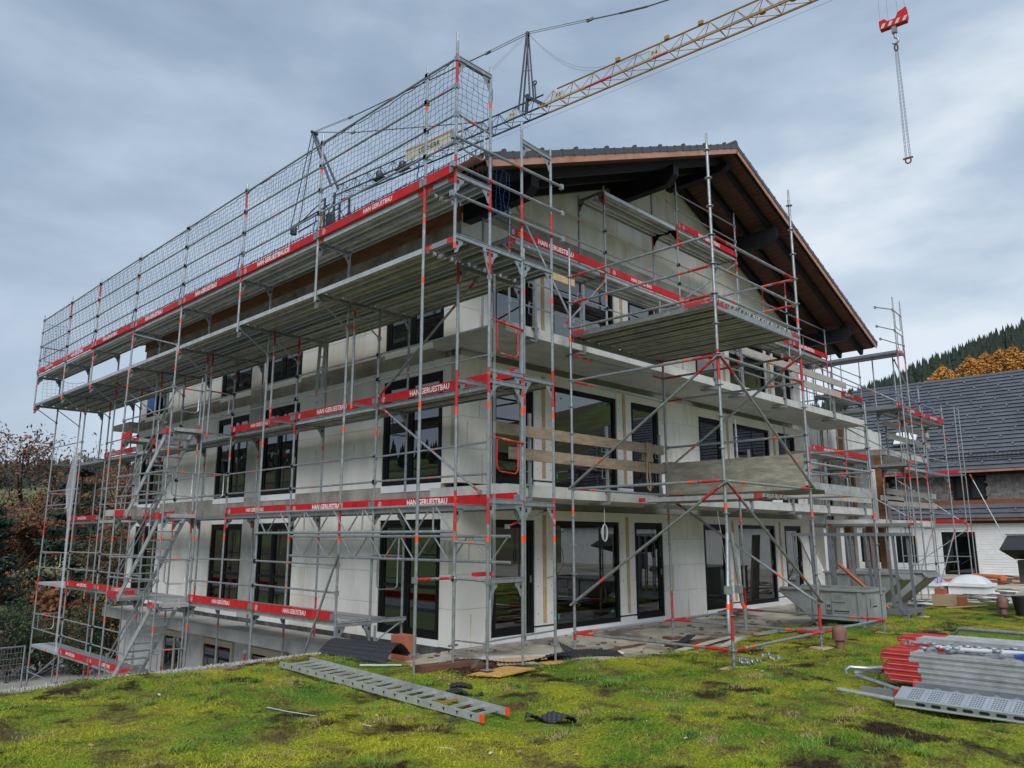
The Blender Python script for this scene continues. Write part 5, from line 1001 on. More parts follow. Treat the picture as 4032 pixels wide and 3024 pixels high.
for x, y, lb in ((X1, YF, 'square timber pad under the front left foot of the ring-lock tower'), (X2, YF, 'timber pad under the middle front foot of the ring-lock tower'), (X3, YF, 'timber pad under the right front foot of the ring-lock tower'), (X1, YB, 'timber block under the rear left foot of the ring-lock tower'), (X2, YB, 'timber block under the rear middle foot of the ring-lock tower'), (X3, YB, 'timber block under the rear right foot of the ring-lock tower')):
    zg = .034 if y == YF else -.051; b = MB('newwood' if y == YF else 'rust'); c = V((x, y, 0)); a = random.uniform(-.3, .3); u = V((math.cos(a), math.sin(a), 0))*.17; w = V((-math.sin(a), math.cos(a), 0))*.14; b.prism([c-u-w+V((0, 0, zg-.05)), c+u-w+V((0, 0, zg-.05)), c+u+w+V((0, 0, zg-.05)), c-u+w+V((0, 0, zg-.05))], (0, 0, .05)); b.build('timber_pad', None, lb, 'timber pad')
mat('plastic_dull', (.50, .48, .42), .6, 0, .2, 6)
DB = [('wet grey board lying on the terrace before the wide window', 'concrete_pale', (-.6, -1.2, -.07), (1.6, -2.6, -.05), .16, .03), ('cream pipe lying on the terrace left of the tower', 'newwood', (-.95, -1.5, -.06), (.4, -2.2, -.05), .07, .06), ('broken brown sheet on the terrace behind the tower front', 'rust', (3.2, -2.6, -.08), (4.6, -2.8, -.08), .4, .02), ('pale strip of roofing foil at the terrace edge', 'plastic_dull', (2.4, -3.25, -.04), (4.9, -2.95, -.04), .14, .015), ('white foil strip in the grass edge near the tower', 'plastic_dull', (3.1, -3.75, .02), (4.3, -3.45, .03), .12, .03), ('brown wooden slat on the wet terrace', 'rust', (1.5, -2.2, -.08), (2.9, -2.1, -.08), .1, .02), ('thin pale batten in the grass by the carton', 'newwood', (14.3, -4.3, .02), (15.6, -5.0, .05), .04, .03), ('loose scaffold tube behind the tower by the skip', 'galv', (5.6, -3.6, .06), (7.9, -4.4, .06), .05, .05), ('flat aluminium bar lying at the foot of the tower', 'alu', (5.0, -3.4, .03), (6.4, -3.5, .03), .12, .04), ('red tipped bar lying on the terrace beside the skip', 'redworn', (5.2, -3.2, -.02), (6.0, -3.0, -.02), .06, .05), ('short steel plate by the tower bracing', 'galvd', (5.9, -3.9, .04), (6.8, -4.0, .04), .12, .02), ('brown board under the far glass door', 'rust', (8.9, -.6, .0), (10.1, -.35, .0), .5, .04), ('green plastic strip in the grass near the lawn edge', 'plastic', (-2.75, -.9, .03), (-2.3, -1.35, .03), .03, .015), ('long thin cable lying across the grass in the left foreground', 'plastic', (-5.2, -2.6, .025), (-4.9, -4.2, .025), .008, .006), ('short pale lath in the near grass', 'plastic', (-5.0, -5.0, .025), (-4.9, -5.5, .025), .009, .006)]
for lb, mt, p_, q_, w, h in DB:
    p_, q_ = V(p_), V(q_); b = MB(mt); nseg = 5; sd2 = (q_-p_).cross(V((0, 0, 1))).normalized(); pts = [p_+(q_-p_)*(k/nseg)+sd2*random.uniform(-.02, .02)*(1 if 0 < k < nseg else 0) for k in range(nseg+1)]
    for k in range(nseg): b.beam(pts[k], pts[k+1], w*random.uniform(.85, 1.1), h)
    b.build({'galv': 'steel_tube', 'alu': 'metal_bar', 'redworn': 'metal_bar', 'galvd': 'steel_plate', 'plastic': 'plastic_strip', 'plastic_dull': 'foil_strip'}.get(mt, 'loose_board'), None, lb, {'galv': 'tube', 'alu': 'bar', 'redworn': 'bar', 'galvd': 'plate', 'plastic': 'strip', 'plastic_dull': 'foil'}.get(mt, 'board'))
b = MB('wetconc', 'rust', 'bitumen')
for i in range(170): x_, y_ = random.uniform(-1.2, 9), random.uniform(-3.2, -.15); s_ = random.uniform(.012, .06); a = random.uniform(0, 3.1); z_ = -.095+random.uniform(0, .01); u = V((math.cos(a), math.sin(a), 0))*s_; w = V((-math.sin(a), math.cos(a), 0))*s_*random.uniform(.2, .8); c = V((x_, y_, z_)); b.prism([c-u-w, c+u-w*.6, c+u*.8+w, c-u*.7+w*.9], (0, 0, random.uniform(.006, .02)), random.choice((0, 1, 1, 2)))
b.build('rubble', None, 'small chips of rubble scattered on the wet terrace', 'rubble', None, 'stuff')
# clamps and fittings in the grass by the tower foot
b = MB('galv')
for i in range(14): c = V((1.75+random.gauss(0, .3), -5.0+random.gauss(0, .12), .05)); a = random.uniform(0, 6); u = V((math.cos(a), math.sin(a), random.uniform(-.2, .4))); b.beam(c-u*.06, c+u*.06, .03, .03); b.path([c+V((.035*math.cos(t), .02*math.sin(t), .035*math.sin(t))) for t in [6.3*j/8 for j in range(9)]], .01, 5)
b.build('clamp_pile', None, 'loose scaffold clamps in the grass right of the front tower foot', 'clamps', None, 'stuff')
def cowl(x, y, label, s=1.):
    b = MB('clay'); b.lathe((x, y, -.03), [(.075*s, 0), (.075*s, .2*s), (.12*s, .2*s), (.125*s, .34*s), (.11*s, .40*s), (.06*s, .44*s), (.01, .45*s)], 16); b.build('vent_cowl', None, label, 'vent')
cowl(4.2, -5.4, 'brown round roof vent cowl by the middle tower foot'); cowl(13.3, -5.9, 'brown round roof vent cowl in the grass near the black tub', 1.1)
# stacks of scaffold boards
def board_stack(label, x0, y0_, n_, nl, z0, th_, ln, red_, w=.32, loc=None, tilt=0.):
    t = thing('board_stack', (x0, y0_-ln/2, 0), label, 'board stack')
    for j in range(nl):
        for i in range(n_):
            dy = random.uniform(-.05, .05); xa = x0+i*(w+.015)+random.uniform(-.01, .01)+tilt*j; z = z0+j*th_; b = MB('alu', 'redworn', 'black'); rl = random.choice((.35, .4, .26, .45)) if red_ else .02
            prof = [(0, 0), (w, 0), (w, th_-.004), (w-.012, th_-.004), (w-.012, th_-.014), (.012, th_-.014), (.012, th_-.004), (0, th_-.004)]
            for a, c, kk in ((0, rl, 1), (rl, ln, 0)): b.prism([(xa+u, y0_+dy-a, z+v) for u, v in prof], (0, -(c-a), 0), kk)
            b.beam((xa-.003, y0_+dy-.02, z+th_*.3), (xa-.003, y0_+dy-ln, z+th_*.3), .006, .006, 0); b.build('board', t, smooth=False)
    return t
board_stack('tall stack of aluminium scaffold boards with red ends in the right foreground', .92, -7.28, 2, 6, .13, .064, 3.07, True); b = MB('rust'); b.box(.85, -7.75, 0, 1.65, -7.65, .128).box(.85, -9.6, 0, 1.65, -9.5, .128); b.build('stack_bearer', None, 'timber bearers under the tall stack of red-ended boards', 'timber')
board_stack('lower white stack of red-ended boards behind the tall stack', 2.3, -7.05, 2, 5, .16, .075, 3.07, True); b = MB('rust'); b.box(2.2, -7.55, 0, 3.0, -7.45, .158).box(2.2, -9.3, 0, 3.0, -9.2, .158); b.build('stack_bearer', None, 'timber bearers under the lower white stack of boards', 'timber')
# perforated steel deck in front, second one leaning on it
PD = thing('perforated_deck', (.15, -9, 0), 'perforated galvanised deck with slotted side lying on the grass in the right foreground', 'deck')
yA, yB = -7.72, -10.8; ti = R(17)
def pd(u, v, y): return (-.06+u*math.cos(ti)-v*math.sin(ti), y, .03+u*math.sin(ti)+v*math.cos(ti))
b = MB('perf', 'black')
def pslab(u0, v0, u1, v1, k): b.prism([pd(u0, v0, yB), pd(u1, v0, yB), pd(u1, v1, yB), pd(u0, v1, yB)], (0, yA-yB, 0), k)
pslab(0, 0, .012, .08, 0); pslab(.31, 0, .322, .08, 0); pslab(.012, .068, .31, .08, 0); pslab(-.016, -.004, .03, .006, 0)
for u in (.022, .295): b.prism([pd(u, .08, yB), pd(u+.012, .08, yB), pd(u+.012, .086, yB), pd(u, .086, yB)], (0, yA-yB, 0), 0)
for i in range(20): y_ = yA-.28-i*.16; b.prism([pd(-.0012, .04, y_+.055), pd(-.0012, .06, y_+.04), pd(-.0012, .06, y_-.04), pd(-.0012, .04, y_-.055), pd(-.0012, .022, y_-.04), pd(-.0012, .022, y_+.04)], (.0005, 0, 0), 1)
b.build('side_channels', PD)
b = MB('black')
def hole(u, y, r): b.add([pd(u+r*math.cos(6.2832*j/6), .0808, y+r*math.sin(6.2832*j/6)) for j in range(6)], [(0, 1, 2, 3, 4, 5)])
for g_ in range(14):
    yg = yA-.14-g_*.21
    for r in range(6):
        for c_ in range(5): hole(.05+r*.043+.01*(c_ % 2), yg-c_*.028, .0105)
    for r in range(8): hole(.05+r*.032, yg-.165, .006)
b.build('holes', PD, kind='stuff', smooth=False)
PD2 = thing('perforated_deck', (.5, -9, 0), 'steel deck standing on edge between the perforated deck and the tall board stack', 'deck')
b = MB('galvd', 'perf', 'redworn'); b.prism([(.42, yB, .02), (.50, yB, .02), (.62, yB, .20), (.54, yB, .22)], (0, yA-yB-.05, 0), 0); b.box(.36, yB, .12, .375, yA-.1, .24, 0); b.beam((.36, yA-.08, .06), (.66, yA-.02, .2), .05, .06, 2)
for i in range(9): y_ = yA-.35-i*.2; b.prism([(.3585, y_+.05, .18), (.3585, y_, .205), (.3585, y_-.05, .18), (.3585, y_, .155)], (.001, 0, 0), 1)
b.build('edge_profile', PD2)
# tubes and frames sticking out of the stack
for lb, pts, r, mt in (('bent scaffold rail sticking out left of the board stack', [(.6, -6.92, .20), (.6, -6.91, .25), (.62, -6.96, .285), (.72, -7.15, .28), (.98, -7.27, .28)], .024, 'galv'), ('second straight tube below the bent rail', [(.62, -7.0, .22), (1.05, -7.27, .23)], .024, 'galv'), ('slanting tube from the bent rail down to the perforated deck', [(.52, -7.08, .21), (.33, -7.66, .13)], .026, 'galv'), ('flat steel frame end lying in the grass before the perforated deck', [(.30, -6.92, .05), (.06, -7.68, .06)], .028, 'alu'), ('galvanised frame lying behind the far board stack', [(3.45, -7.4, .42), (3.4, -7.53, .58), (3.4, -10, .58)], .026, 'galv'), ('second galvanised frame lying behind the board stacks', [(3.2, -7.62, .38), (3.2, -7.7, .48), (3.2, -10, .48)], .026, 'galv')):
    b = MB(mt); b.path(pts, r, 8); b.build('scaffold_tube', None, lb, 'tube')
b = MB('redworn', 'galvd'); b.box(.3, -7.2, .03, .36, -7.7, .12, 1); b.box(.28, -7.6, .03, .34, -7.72, .14, 0); b.build('steel_bracket', None, 'grey bracket with red end lying left of the perforated deck', 'bracket')
b = MB('galv', 'blue', 'redworn', 'cable')
for i in range(26):
    c = V((random.uniform(1.0, 1.5), random.uniform(-7.5, -9.6), .545)); a = random.uniform(0, 6); u = V((math.cos(a), math.sin(a), random.uniform(-.1, .3)))
    kk = random.choice((0, 0, 0, 3, 2)) if c.y > -8.7 else random.choice((0, 1, 1, 0)); b.tube(c-u*.08, c+u*.08, .024, 8, kk); b.path([c+u*.1+V((.04*math.cos(t), .04*math.sin(t), .03)) for t in [6.3*j/8 for j in range(9)]], .014, 5, 0)
b.build('coupler_heap', None, 'heap of scaffold couplers and jacks on top of the tall board stack', 'couplers', None, 'stuff')
for k, (yy, ln, kk) in enumerate(((-7.9, 1.1, 'cable'), (-8.1, 1.3, 'cable'), (-8.6, 1.2, 'blue'), (-7.45, .9, 'galv'))): b = MB(kk); b.tube((1.15+.1*k, yy, .56), (1.25+.05*k, yy-ln, .575), .023, 8); b.lathe((1.15+.1*k, yy, .53), [(.03, 0), (.03, .06)], 10); b.build('spindle_jack', None, ('pale spindle tube on the tall stack, first from the left end', 'pale spindle tube on the tall stack, behind the first', 'blue painted spindle tube on the tall stack', 'galvanised tube at the red end of the tall stack')[k], 'spindle')
# skips
def skip(label, x0, x1, yb, ln, nose, mark=False, z0=.12, h=.66):
    t = thing('tipping_skip', ((x0+x1)/2, yb, 0), label, 'skip'); s_ = 1 if nose > 0 else -1; w = .035
    prof = [(yb, z0), (yb+s_*ln, z0), (yb+s_*(ln+abs(nose)), z0+h*.86), (yb+s_*(ln+abs(nose)*.9), z0+h), (yb-s_*.05, z0+h)]
    b = MB('greyskip')
    for xa in (x0, x1-.01): b.prism([(xa, a, z) for a, z in prof], (.01, 0, 0))
    b.box(x0, yb-s_*.05, z0, x1, yb-s_*.04, z0+h); b.box(x0, min(yb, yb+s_*ln), z0, x1, max(yb, yb+s_*ln), z0+.01)
    b.prism([(x0, prof[1][0], prof[1][1]), (x0, prof[2][0], prof[2][1]), (x0, prof[2][0], prof[2][1]+.012), (x0, prof[1][0], prof[1][1]+.012)], (x1-x0, 0, 0)); b.build('body', t)
    b = MB('greyskip'); 
    for xa in (x0-.02, x1+.02): b.beam((xa, yb-s_*.05, z0+h), (xa, prof[3][0], prof[3][1]), .06, .05); b.beam((xa, prof[3][0], prof[3][1]), (xa, prof[2][0], prof[2][1]), .06, .05)
    b.beam((x0, yb-s_*.06, z0+h), (x1, yb-s_*.06, z0+h), .06, .05); b.beam((x0, prof[2][0], prof[2][1]), (x1, prof[2][0], prof[2][1]), .06, .05); b.build('rim', t)
    for t_ in (.08, .92): b = MB('greyskip'); b.box(x0-.03, yb+s_*ln*t_-.05, z0, x0, yb+s_*ln*t_+.05, z0+h-.03); b.build('rib', t)
    for yy in (yb+s_*.1, yb+s_*(ln-.1)): b = MB('greyskip'); b.box(x0+.05, yy-.05, 0, x1-.05, yy+.05, z0-.002); b.build('skid', t)
    if mark:
        b = MB('greyskip'); b.box(x0-.02, yb+.42, z0+.40, x0-.001, yb+.72, z0+.60); pl_ = b.build('maker_plate', t); lettering('EIP', .16, (x0-.0225, yb+.57, z0+.5), (0, -1, 0), (-1, 0, 0), pl_, 'galvd', .9, .01); 
        lettering('st', .12, (x0-.003, yb+.80, z0+.31), (0, -1, 0), (-1, 0, 0), t, 'black', 1, .02)
        b = MB('black'); b.box(x0-.003, yb+.75, z0+.12, x0-.002, yb+.85, z0+.14).box(x0-.003, yb+.75, z0+.16, x0-.002, yb+.85, z0+.18).box(x0-.003, yb+.75, z0+.20, x0-.002, yb+.85, z0+.22).box(x0-.003, yb+.86, z0+.12, x0-.002, yb+.87, z0+.36).box(x0-.003, yb+.73, z0+.12, x0-.002, yb+.74, z0+.36).box(x0-.003, yb+.35, z0+.19, x0-.002, yb+.68, z0+.215).box(x0-.003, yb+.36, z0+.155, x0-.002, yb+.68, z0+.165); b.box(x0+.15, yb-.0515, z0+.30, x0+.18, yb-.0505, z0+.5).box(x0+.3, yb-.0515, z0+.3, x0+.55, yb-.0505, z0+.33); b.build('print', t)
skip('grey steel tipping skip with a maker plate beside the ring-lock tower', 7.85, 8.95, -4.52, 1.2, .75, True); skip('second grey skip with its slanted nose towards the lawn, behind the rack', 12.2, 13.2, -1.9, 1.2, -.8, h=.85); skip('third grey skip standing next to the skylight domes', 13.9, 15.0, -1.9, 1.25, -.85, h=.85)
# steel rack
RK = thing('steel_rack', (10.8, -3.2, 0), 'dark grey steel storage rack of upright channel frames behind the skip', 'rack')
for i in range(6):
    y_ = -4.45+i*.5
    for x in (10.28, 11.32):
        b = MB('steelrack')
        for dx in (-.05, .05): b.beam((x+dx, y_, .2), (x+dx, y_+.05, 2.0), .03, .035)
        for k in range(4): b.box(x-.05, y_-.01+.01*k, .5+k*.42, x+.05, y_+.03+.01*k, .53+k*.42)
        b.build('upright', RK)
for x in (10.28, 11.32): b = MB('steelrack'); b.beam((x, -4.5, 2.0), (x, -1.85, 2.0), .1, .08); b.build('top_channel', RK); b = MB('steelrack'); b.beam((x, -4.6, .17), (x, -1.85, .17), .1, .12); b.build('base_channel', RK)
for y_ in (-4.55, -1.9): b = MB('steelrack'); b.beam((10.2, y_, .17), (11.4, y_, .17), .1, .1); b.box(10.22, y_-.06, .02, 10.34, y_+.06, .12).box(11.26, y_-.06, .02, 11.38, y_+.06, .12); b.build('cross_member', RK)
b = MB('steelrack'); b.beam((10.28, -4.45, 2.0), (11.32, -4.45, 2.0), .08, .07); b.beam((10.28, -1.95, 2.0), (11.32, -1.95, 2.0), .08, .07); b.build('cross_member', RK)
b = MB('newwood'); b.box(10.1, -4.75, -.02, 10.5, -4.4, .018).box(11.1, -4.7, -.02, 11.5, -4.4, .018); b.build('timber_pad', None, 'pale timber pads under the near feet of the steel rack', 'timber pad')
b = MB('pipe'); b.beam((9.6, -3.3, 1.3), (10.4, -4.1, .25), .14, .05); b.build('orange_channel', None, 'orange steel channel leaning across the skip', 'channel')
b = MB('concrete_pale'); b.prism([(13.9, -1.25, -.06), (14.5, -1.3, -.06), (13.75, -.75, 2.0), (13.25, -.7, 2.0)], (.03, .06, 0)); b.build('leaning_panel', None, 'narrow white panel leaning behind the skip at the wall end', 'panel')
# skylight domes, carton, bricks, bucket, pipes
def skylight(label, x, y, s, mt):
    t = thing('skylight_dome', (x, y, -.08), label, 'skylight'); b = MB('wpaint'); b.prism([(x-s, y-s, -.08), (x+s, y-s, -.08), (x+s, y+s, -.08), (x-s, y+s, -.08)], (0, 0, .3)); b.box(x-s-.08, y-s-.08, .20, x+s+.08, y+s+.08, .30); b.build('kerb', t); b = MB(mt); P = []; n = 10
    for i in range(n+1):
        for j in range(n+1): u, v = i/n*2-1, j/n*2-1; P.append((x+u*s, y+v*s, .302+.30*(1-u*u)**.5*(1-v*v)**.5))
    b.add(P, [(i*(n+1)+j, (i+1)*(n+1)+j, (i+1)*(n+1)+j+1, i*(n+1)+j+1) for i in range(n) for j in range(n)]); b.build('dome', t)
skylight('clear skylight dome on a white kerb, right one of the pair', 22.4, -2.9, .6, 'plastic'); mat('lilac', (.42, .44, .72), .3, 0, .05, 3); skylight('bluish skylight dome on a white kerb, beside the clear one', 21.8, -1.55, .6, 'lilac'); skylight('far skylight dome behind the scaffold poles', 26.5, .6, .7, 'plastic')
b = MB('carton'); b.box(15.0, -4.25, .0, 15.5, -3.75, .32); b.build('carton', None, 'brown cardboard carton on the lawn beside red bricks', 'carton')
b = MB('brick'); b.box(15.6, -4.4, .0, 16.0, -4.0, .24); b.build('hollow_brick', None, 'red hollow brick standing behind the carton', 'brick'); b = MB('brick'); b.box(15.05, -4.05, .322, 15.42, -3.82, .48); b.build('hollow_brick', None, 'red hollow brick lying on top of the carton', 'brick')
b = MB('black'); b.lathe((13.3, -6.35, .0), [(.17, 0), (.24, .45), (.25, .45), (.25, .48), (.22, .48), (.16, .03)], 18); b.build('mortar_tub', None, 'black plastic tub at the right edge of the lawn', 'tub')
b = MB('pipe'); b.tube((32.7, -.4, .08), (31.6, -1.9, .08), .16, 12); b.build('drain_pipe', None, 'orange plastic drain pipe lying before the white annex', 'pipe')
b = MB('rust', 'newwood', 'brick'); 
for i in range(40): c = V((random.uniform(28, 36), random.uniform(-4, 0), -.02)); a = random.uniform(0, 3); u = V((math.cos(a), math.sin(a), random.uniform(0, .1)))*random.uniform(.2, .9); b.beam(c-u, c+u, random.uniform(.05, .3), random.uniform(.03, .12), random.choice((0, 0, 1, 2)))
b.build('demolition_debris', None, 'boards and rubble piled before the white annex wall', 'debris', None, 'stuff')
b = MB('roofing', 'bitumen', 'wpaint')
for i in range(90): c = V((random.uniform(15, 26), random.uniform(-6, -2.6), -.06)); a = random.uniform(0, 3); u = V((math.cos(a), math.sin(a), 0))*random.uniform(.2, 1.0); b.beam(c-u, c+u, random.uniform(.1, .5), random.uniform(.01, .04), random.choice((0, 0, 1, 1, 2)))
b.build('roofing_offcuts', None, 'flat offcuts of roofing felt strewn over the far flat roof', 'debris', None, 'stuff')
HD = thing('exhaust_hood', (14.7, -6.3, -.1), 'black sheet-metal exhaust hood on a steel stem at the right edge', 'hood')
b = MB('black'); b.prism([(12.9, -7.0, 1.62), (14.4, -7.0, 1.36), (15.6, -7.0, 1.36), (16.2, -7.0, 1.7), (15.4, -7.0, 1.98), (13.9, -7.0, 1.98)], (0, .95, 0)); b.build('hood', HD); b = MB('steelrack'); b.box(14.2, -6.85, .75, 15.3, -6.15, 1.34); b.build('fan_housing', HD); b = MB('galvd'); b.box(14.35, -6.75, -.1, 15.1, -6.25, .74); b.build('stem', HD)
b = MB('galvd'); b.box(13.9, -7.02, 1.985, 15.5, -6.0, 2.02).box(14.5, -6.6, 2.02, 14.9, -6.4, 2.12); b.build('lid', HD)
# ------------------------------------------------------------------ vegetation and houses
def tree(name, label, base, H, rad_, leaf, nleaf, ls, seed, bare=.0, trunk='bark', spread=.5, crown0=.25, group=None, tw='twig'):
    rd = random.Random(seed); t = thing(name, base, label, 'tree', group); base = V(base); b = MB(trunk, tw); tips = []
    def br(p, d, ln, r, lev):
        pts = [p]; q = p
        for k in range(3): d = (d+V((rd.gauss(0, .14), rd.gauss(0, .14), rd.gauss(.05, .08)))).normalized(); q = q+d*ln/3; pts.append(q)
        b.path(pts, [r, r*.8, r*.62, r*.45], 6 if lev < 2 else 4, 0 if lev < 2 else 1, caps=False)
        if lev >= 3 or ln < .35: tips.append(q); tips.append(pts[2]); tips.append(pts[1]); return
        for k in range(rd.randint(3, 5) if lev else 14):
            s = rd.uniform(.35, 1); pp = pts[0]+(q-pts[0])*s if lev else base+V((0, 0, H*rd.uniform(crown0, .85))); a = rd.uniform(0, 6.283); up = rd.uniform(.25, .9)
            nd = (d*.6+V((math.cos(a), math.sin(a), up*spread*1.6-.1))).normalized() if lev else V((math.cos(a), math.sin(a), up)).normalized()
            br(pp, nd, (ln*rd.uniform(.5, .72)) if lev else rad_*rd.uniform(.6, 1.0), r*.5, lev+1)
    br(base, V((0, 0, 1)), H*.8, H*.011+.03, 0); b.build('trunk', t)
    lf = MB(*leaf); n = len(tips); top = base.z+H
    for i in range(nleaf):
        c = tips[rd.randrange(n)]+V((rd.gauss(0, .28), rd.gauss(0, .28), rd.gauss(0, .25)))*max(.6, rad_*.16)
        if bare and c.z > base.z+H*(1-bare) and rd.random() < .93: continue
        s = ls*rd.uniform(.5, 1.3); u = V((rd.gauss(0, 1), rd.gauss(0, 1), rd.gauss(0, 1))).normalized(); w = u.orthogonal().normalized(); lf.add([c-u*s, c+w*s*.6, c+u*s, c-w*s*.6], [(0, 1, 2, 3)], rd.randrange(len(leaf)))
    lf.build('crown', t, smooth=False); return t
def tz(x, y): return float(terrain(np.array([x]), np.array([y]))[0])
tree('beech_tree', 'large beech with bare upper twigs and brown leaves at the far left', (3.5, 44, tz(3.5, 44)), 10.8, 5.6, ('leaf_rust', 'leaf_brown', 'leaf_brown'), 45000, .13, 11, .30)
tree('beech_tree', 'russet beech standing right of the large bare-topped beech', (12.5, 52, tz(12.5, 52)), 11, 5.0, ('leaf_rust', 'leaf_brown'), 26000, .14, 12, .24)
tree('copper_tree', 'rust-brown tree right behind the end of the scaffold', (5.6, 27.5, -3.4), 8.6, 3.1, ('leaf_rust', 'leaf_brown', 'leaf_rust'), 32000, .07, 13, 0, crown0=.12)
tree('copper_tree', 'brown leafy tree behind the stair tower', (8.6, 29.5, -3.4), 8.0, 3.2, ('leaf_brown', 'leaf_rust'), 28000, .075, 14, 0, crown0=.12)
tree('hedge_tree', 'dense dark leafy bush below the rust-brown tree', (3.0, 25.5, -3.4), 4.2, 2.2, ('leaf_green', 'leaf_brown', 'leaf_brown'), 18000, .065, 15, 0, crown0=.05)
tree('shrub', 'yellow-green bush under the left platforms', (2.0, 22.6, -3.3), 2.9, 1.5, ('leaf_green', 'leaf_gold', 'leaf_green'), 9000, .05, 16, 0, crown0=.03)
def pine(label, base, H, rad_, seed, lay=9):
    rd = random.Random(seed); t = thing('pine_tree', base, label, 'tree'); base = V(base); b = MB('bark'); b.path([base, base+V((0, 0, H*.5)), base+V((.1, 0, H))], [.16, .1, .03], 7); lf = MB('needle')
    for k in range(lay):
        z = H*(.25+.72*k/lay); rr_ = rad_*(1-.75*k/lay)*rd.uniform(.7, 1.1)
        for j in range(6):
            a = rd.uniform(0, 6.283); e_ = base+V((math.cos(a)*rr_, math.sin(a)*rr_, z+.25*rr_)); b.path([base+V((0, 0, z)), (base+V((0, 0, z))+e_)/2-V((0, 0, .1)), e_], [.045, .03, .015], 4)
            for m_ in range(75):
                c = base+V((0, 0, z))+(e_-base-V((0, 0, z)))*rd.uniform(.35, 1.05)+V((rd.gauss(0, .22), rd.gauss(0, .22), rd.gauss(.05, .14)))*max(.5, rr_*.4); u = V((rd.gauss(0, 1), rd.gauss(0, 1), rd.gauss(.5, .8))).normalized(); w = u.orthogonal().normalized(); s = .17; lf.add([c-u*s, c+w*.05, c+u*s, c-w*.05], [(0, 1, 2, 3)])
    b.build('trunk', t); lf.build('crown', t, smooth=False)
pine('dark pine rising behind the leftmost scaffold poles', (2.8, 31.5, tz(2.8, 31.5)), 9.4, 2.2, 21); pine('lower dark pine left of the taller pine', (-.6, 32, tz(-.6, 32)), 7.2, 2.0, 22); pine('small dark pine at the left edge by the tiled roof', (-2.0, 29, tz(-2, 29)), 4.4, 1.4, 23)
for i in range(5): x_, y_ = -4.3+i*1.25, 21.8+.9*(i % 2); tree('evergreen_shrub', ('evergreen shrub at the left image edge behind the wire fence', 'evergreen shrub next to the fence post', 'evergreen shrub below the lowest left platform', 'evergreen shrub behind the lowest platform', 'evergreen shrub at the foot of the scaffold end')[i], (x_, y_, -3.3), 1.7+.3*(i % 3), .9, ('needle', 'leaf_green'), 5000, .045, 31+i, 0, crown0=.02)
def house(label, c, sx, sy, hw, hr, rm, rot):
    t = thing('house', c, label, 'house'); c = V(c); ca, sa = math.cos(rot), math.sin(rot); P = lambda x, y, z: (c.x+x*ca-y*sa, c.y+x*sa+y*ca, c.z+z)
    b = MB('housewall'); b.prism([P(-sx, -sy, 0), P(sx, -sy, 0), P(sx, sy, 0), P(-sx, sy, 0)], (0, 0, hw)); b.prism([P(-sx, -sy, hw), P(-sx, sy, hw), P(-sx, 0, hr-.1)], V(P(2*sx, 0, 0))-V(P(0, 0, 0))); b.build('wall', t)
    o = link('roof', None, P(0, 0, hw), t); rows = 12
    for s_ in (-1, 1):
        for r in range(rows):
            y_a, y_b = s_*(sy+.4)*(1-r/rows), s_*(sy+.4)*(1-(r+1.1)/rows); za, zb_ = hw-.2+(hr-hw+.2)*r/rows, hw-.2+(hr-hw+.2)*(r+1.1)/rows; b = MB(rm); n = int(sx*2/.3)
            vs = []; fs = []
            for j in range(n*2+1): x_ = -sx-.4+(2*sx+.8)*j/(n*2); bz = .05*(j % 2); vs += [P(x_, y_a, za+.06+bz), P(x_, y_b, zb_+bz)]
            for j in range(n*2): fs.append((2*j, 2*j+2, 2*j+3, 2*j+1) if s_ < 0 else (2*j, 2*j+1, 2*j+3, 2*j+2))
            b.add(vs, fs); b.build('tile_course', o, smooth=False)
    b = MB('brick'); q = P(sx*.4, .3, hr-.6); b.box(q[0]-.3, q[1]-.3, q[2], q[0]+.3, q[1]+.3, q[2]+1.4); b.build('chimney', t)
    for k in (-.5, .3): b = MB('frame'); q = P(sx*k, -sy-.03, hw*.45); b.prism([P(sx*k-.4, -sy-.02, hw*.35), P(sx*k+.4, -sy-.02, hw*.35), P(sx*k+.4, -sy-.02, hw*.8), P(sx*k-.4, -sy-.02, hw*.8)], V(P(0, .02, 0))-V(P(0, 0, 0))); b.build('window', t)
house('pale house with terracotta tiled roof beyond the pines', (-1.0, 47, tz(-1, 47)-1.2), 5, 4, 3.2, 6.2, 'roofred', .35); house('low house with brown tiled roof at the left edge', (-4.4, 27.8, -6.0), 3.6, 3.0, 2.7, 5.0, 'roofbrown', .2); house('small shed with wavy brown tiles behind the lowest platforms', (3.3, 20.9, -3.5), 1.3, 1.2, .9, 1.7, 'roofbrown', .1)
b = MB('hedge'); 
rd = random.Random(5)
for i in range(9000): c = V((-4.8+rd.gauss(0, 1.6), 23.6+rd.gauss(0, .6), -2.9+abs(rd.gauss(0, .75)))); u = V((rd.gauss(0, 1), rd.gauss(0, 1), rd.gauss(0, 1))).normalized()*.07; w = u.orthogonal()*.6; b.add([c-u, c+w, c+u, c-w], [(0, 1, 2, 3)])
b.build('dark_hedge', None, 'dark brown clipped hedge before the brown tiled roof', 'hedge', smooth=False)
FN = thing('wire_fence', (-4, 20.4, -3.2), 'green wire mesh fence with a small white notice at the lower left', 'fence')
for i in range(4): b = MB('galvd'); b.tube((-6.5+i*1.6, 20.4, -3.2), (-6.5+i*1.6, 20.4, -1.75), .03, 6); b.build('post', FN)
b = MB('galvd')
for k in range(8): b.tube((-6.5, 20.4, -3.05+k*.18), (-1.7, 20.4, -3.05+k*.18), .005, 4)
for k in range(49): b.tube((-6.5+k*.1, 20.4, -3.1), (-6.5+k*.1, 20.4, -1.78), .004, 3)
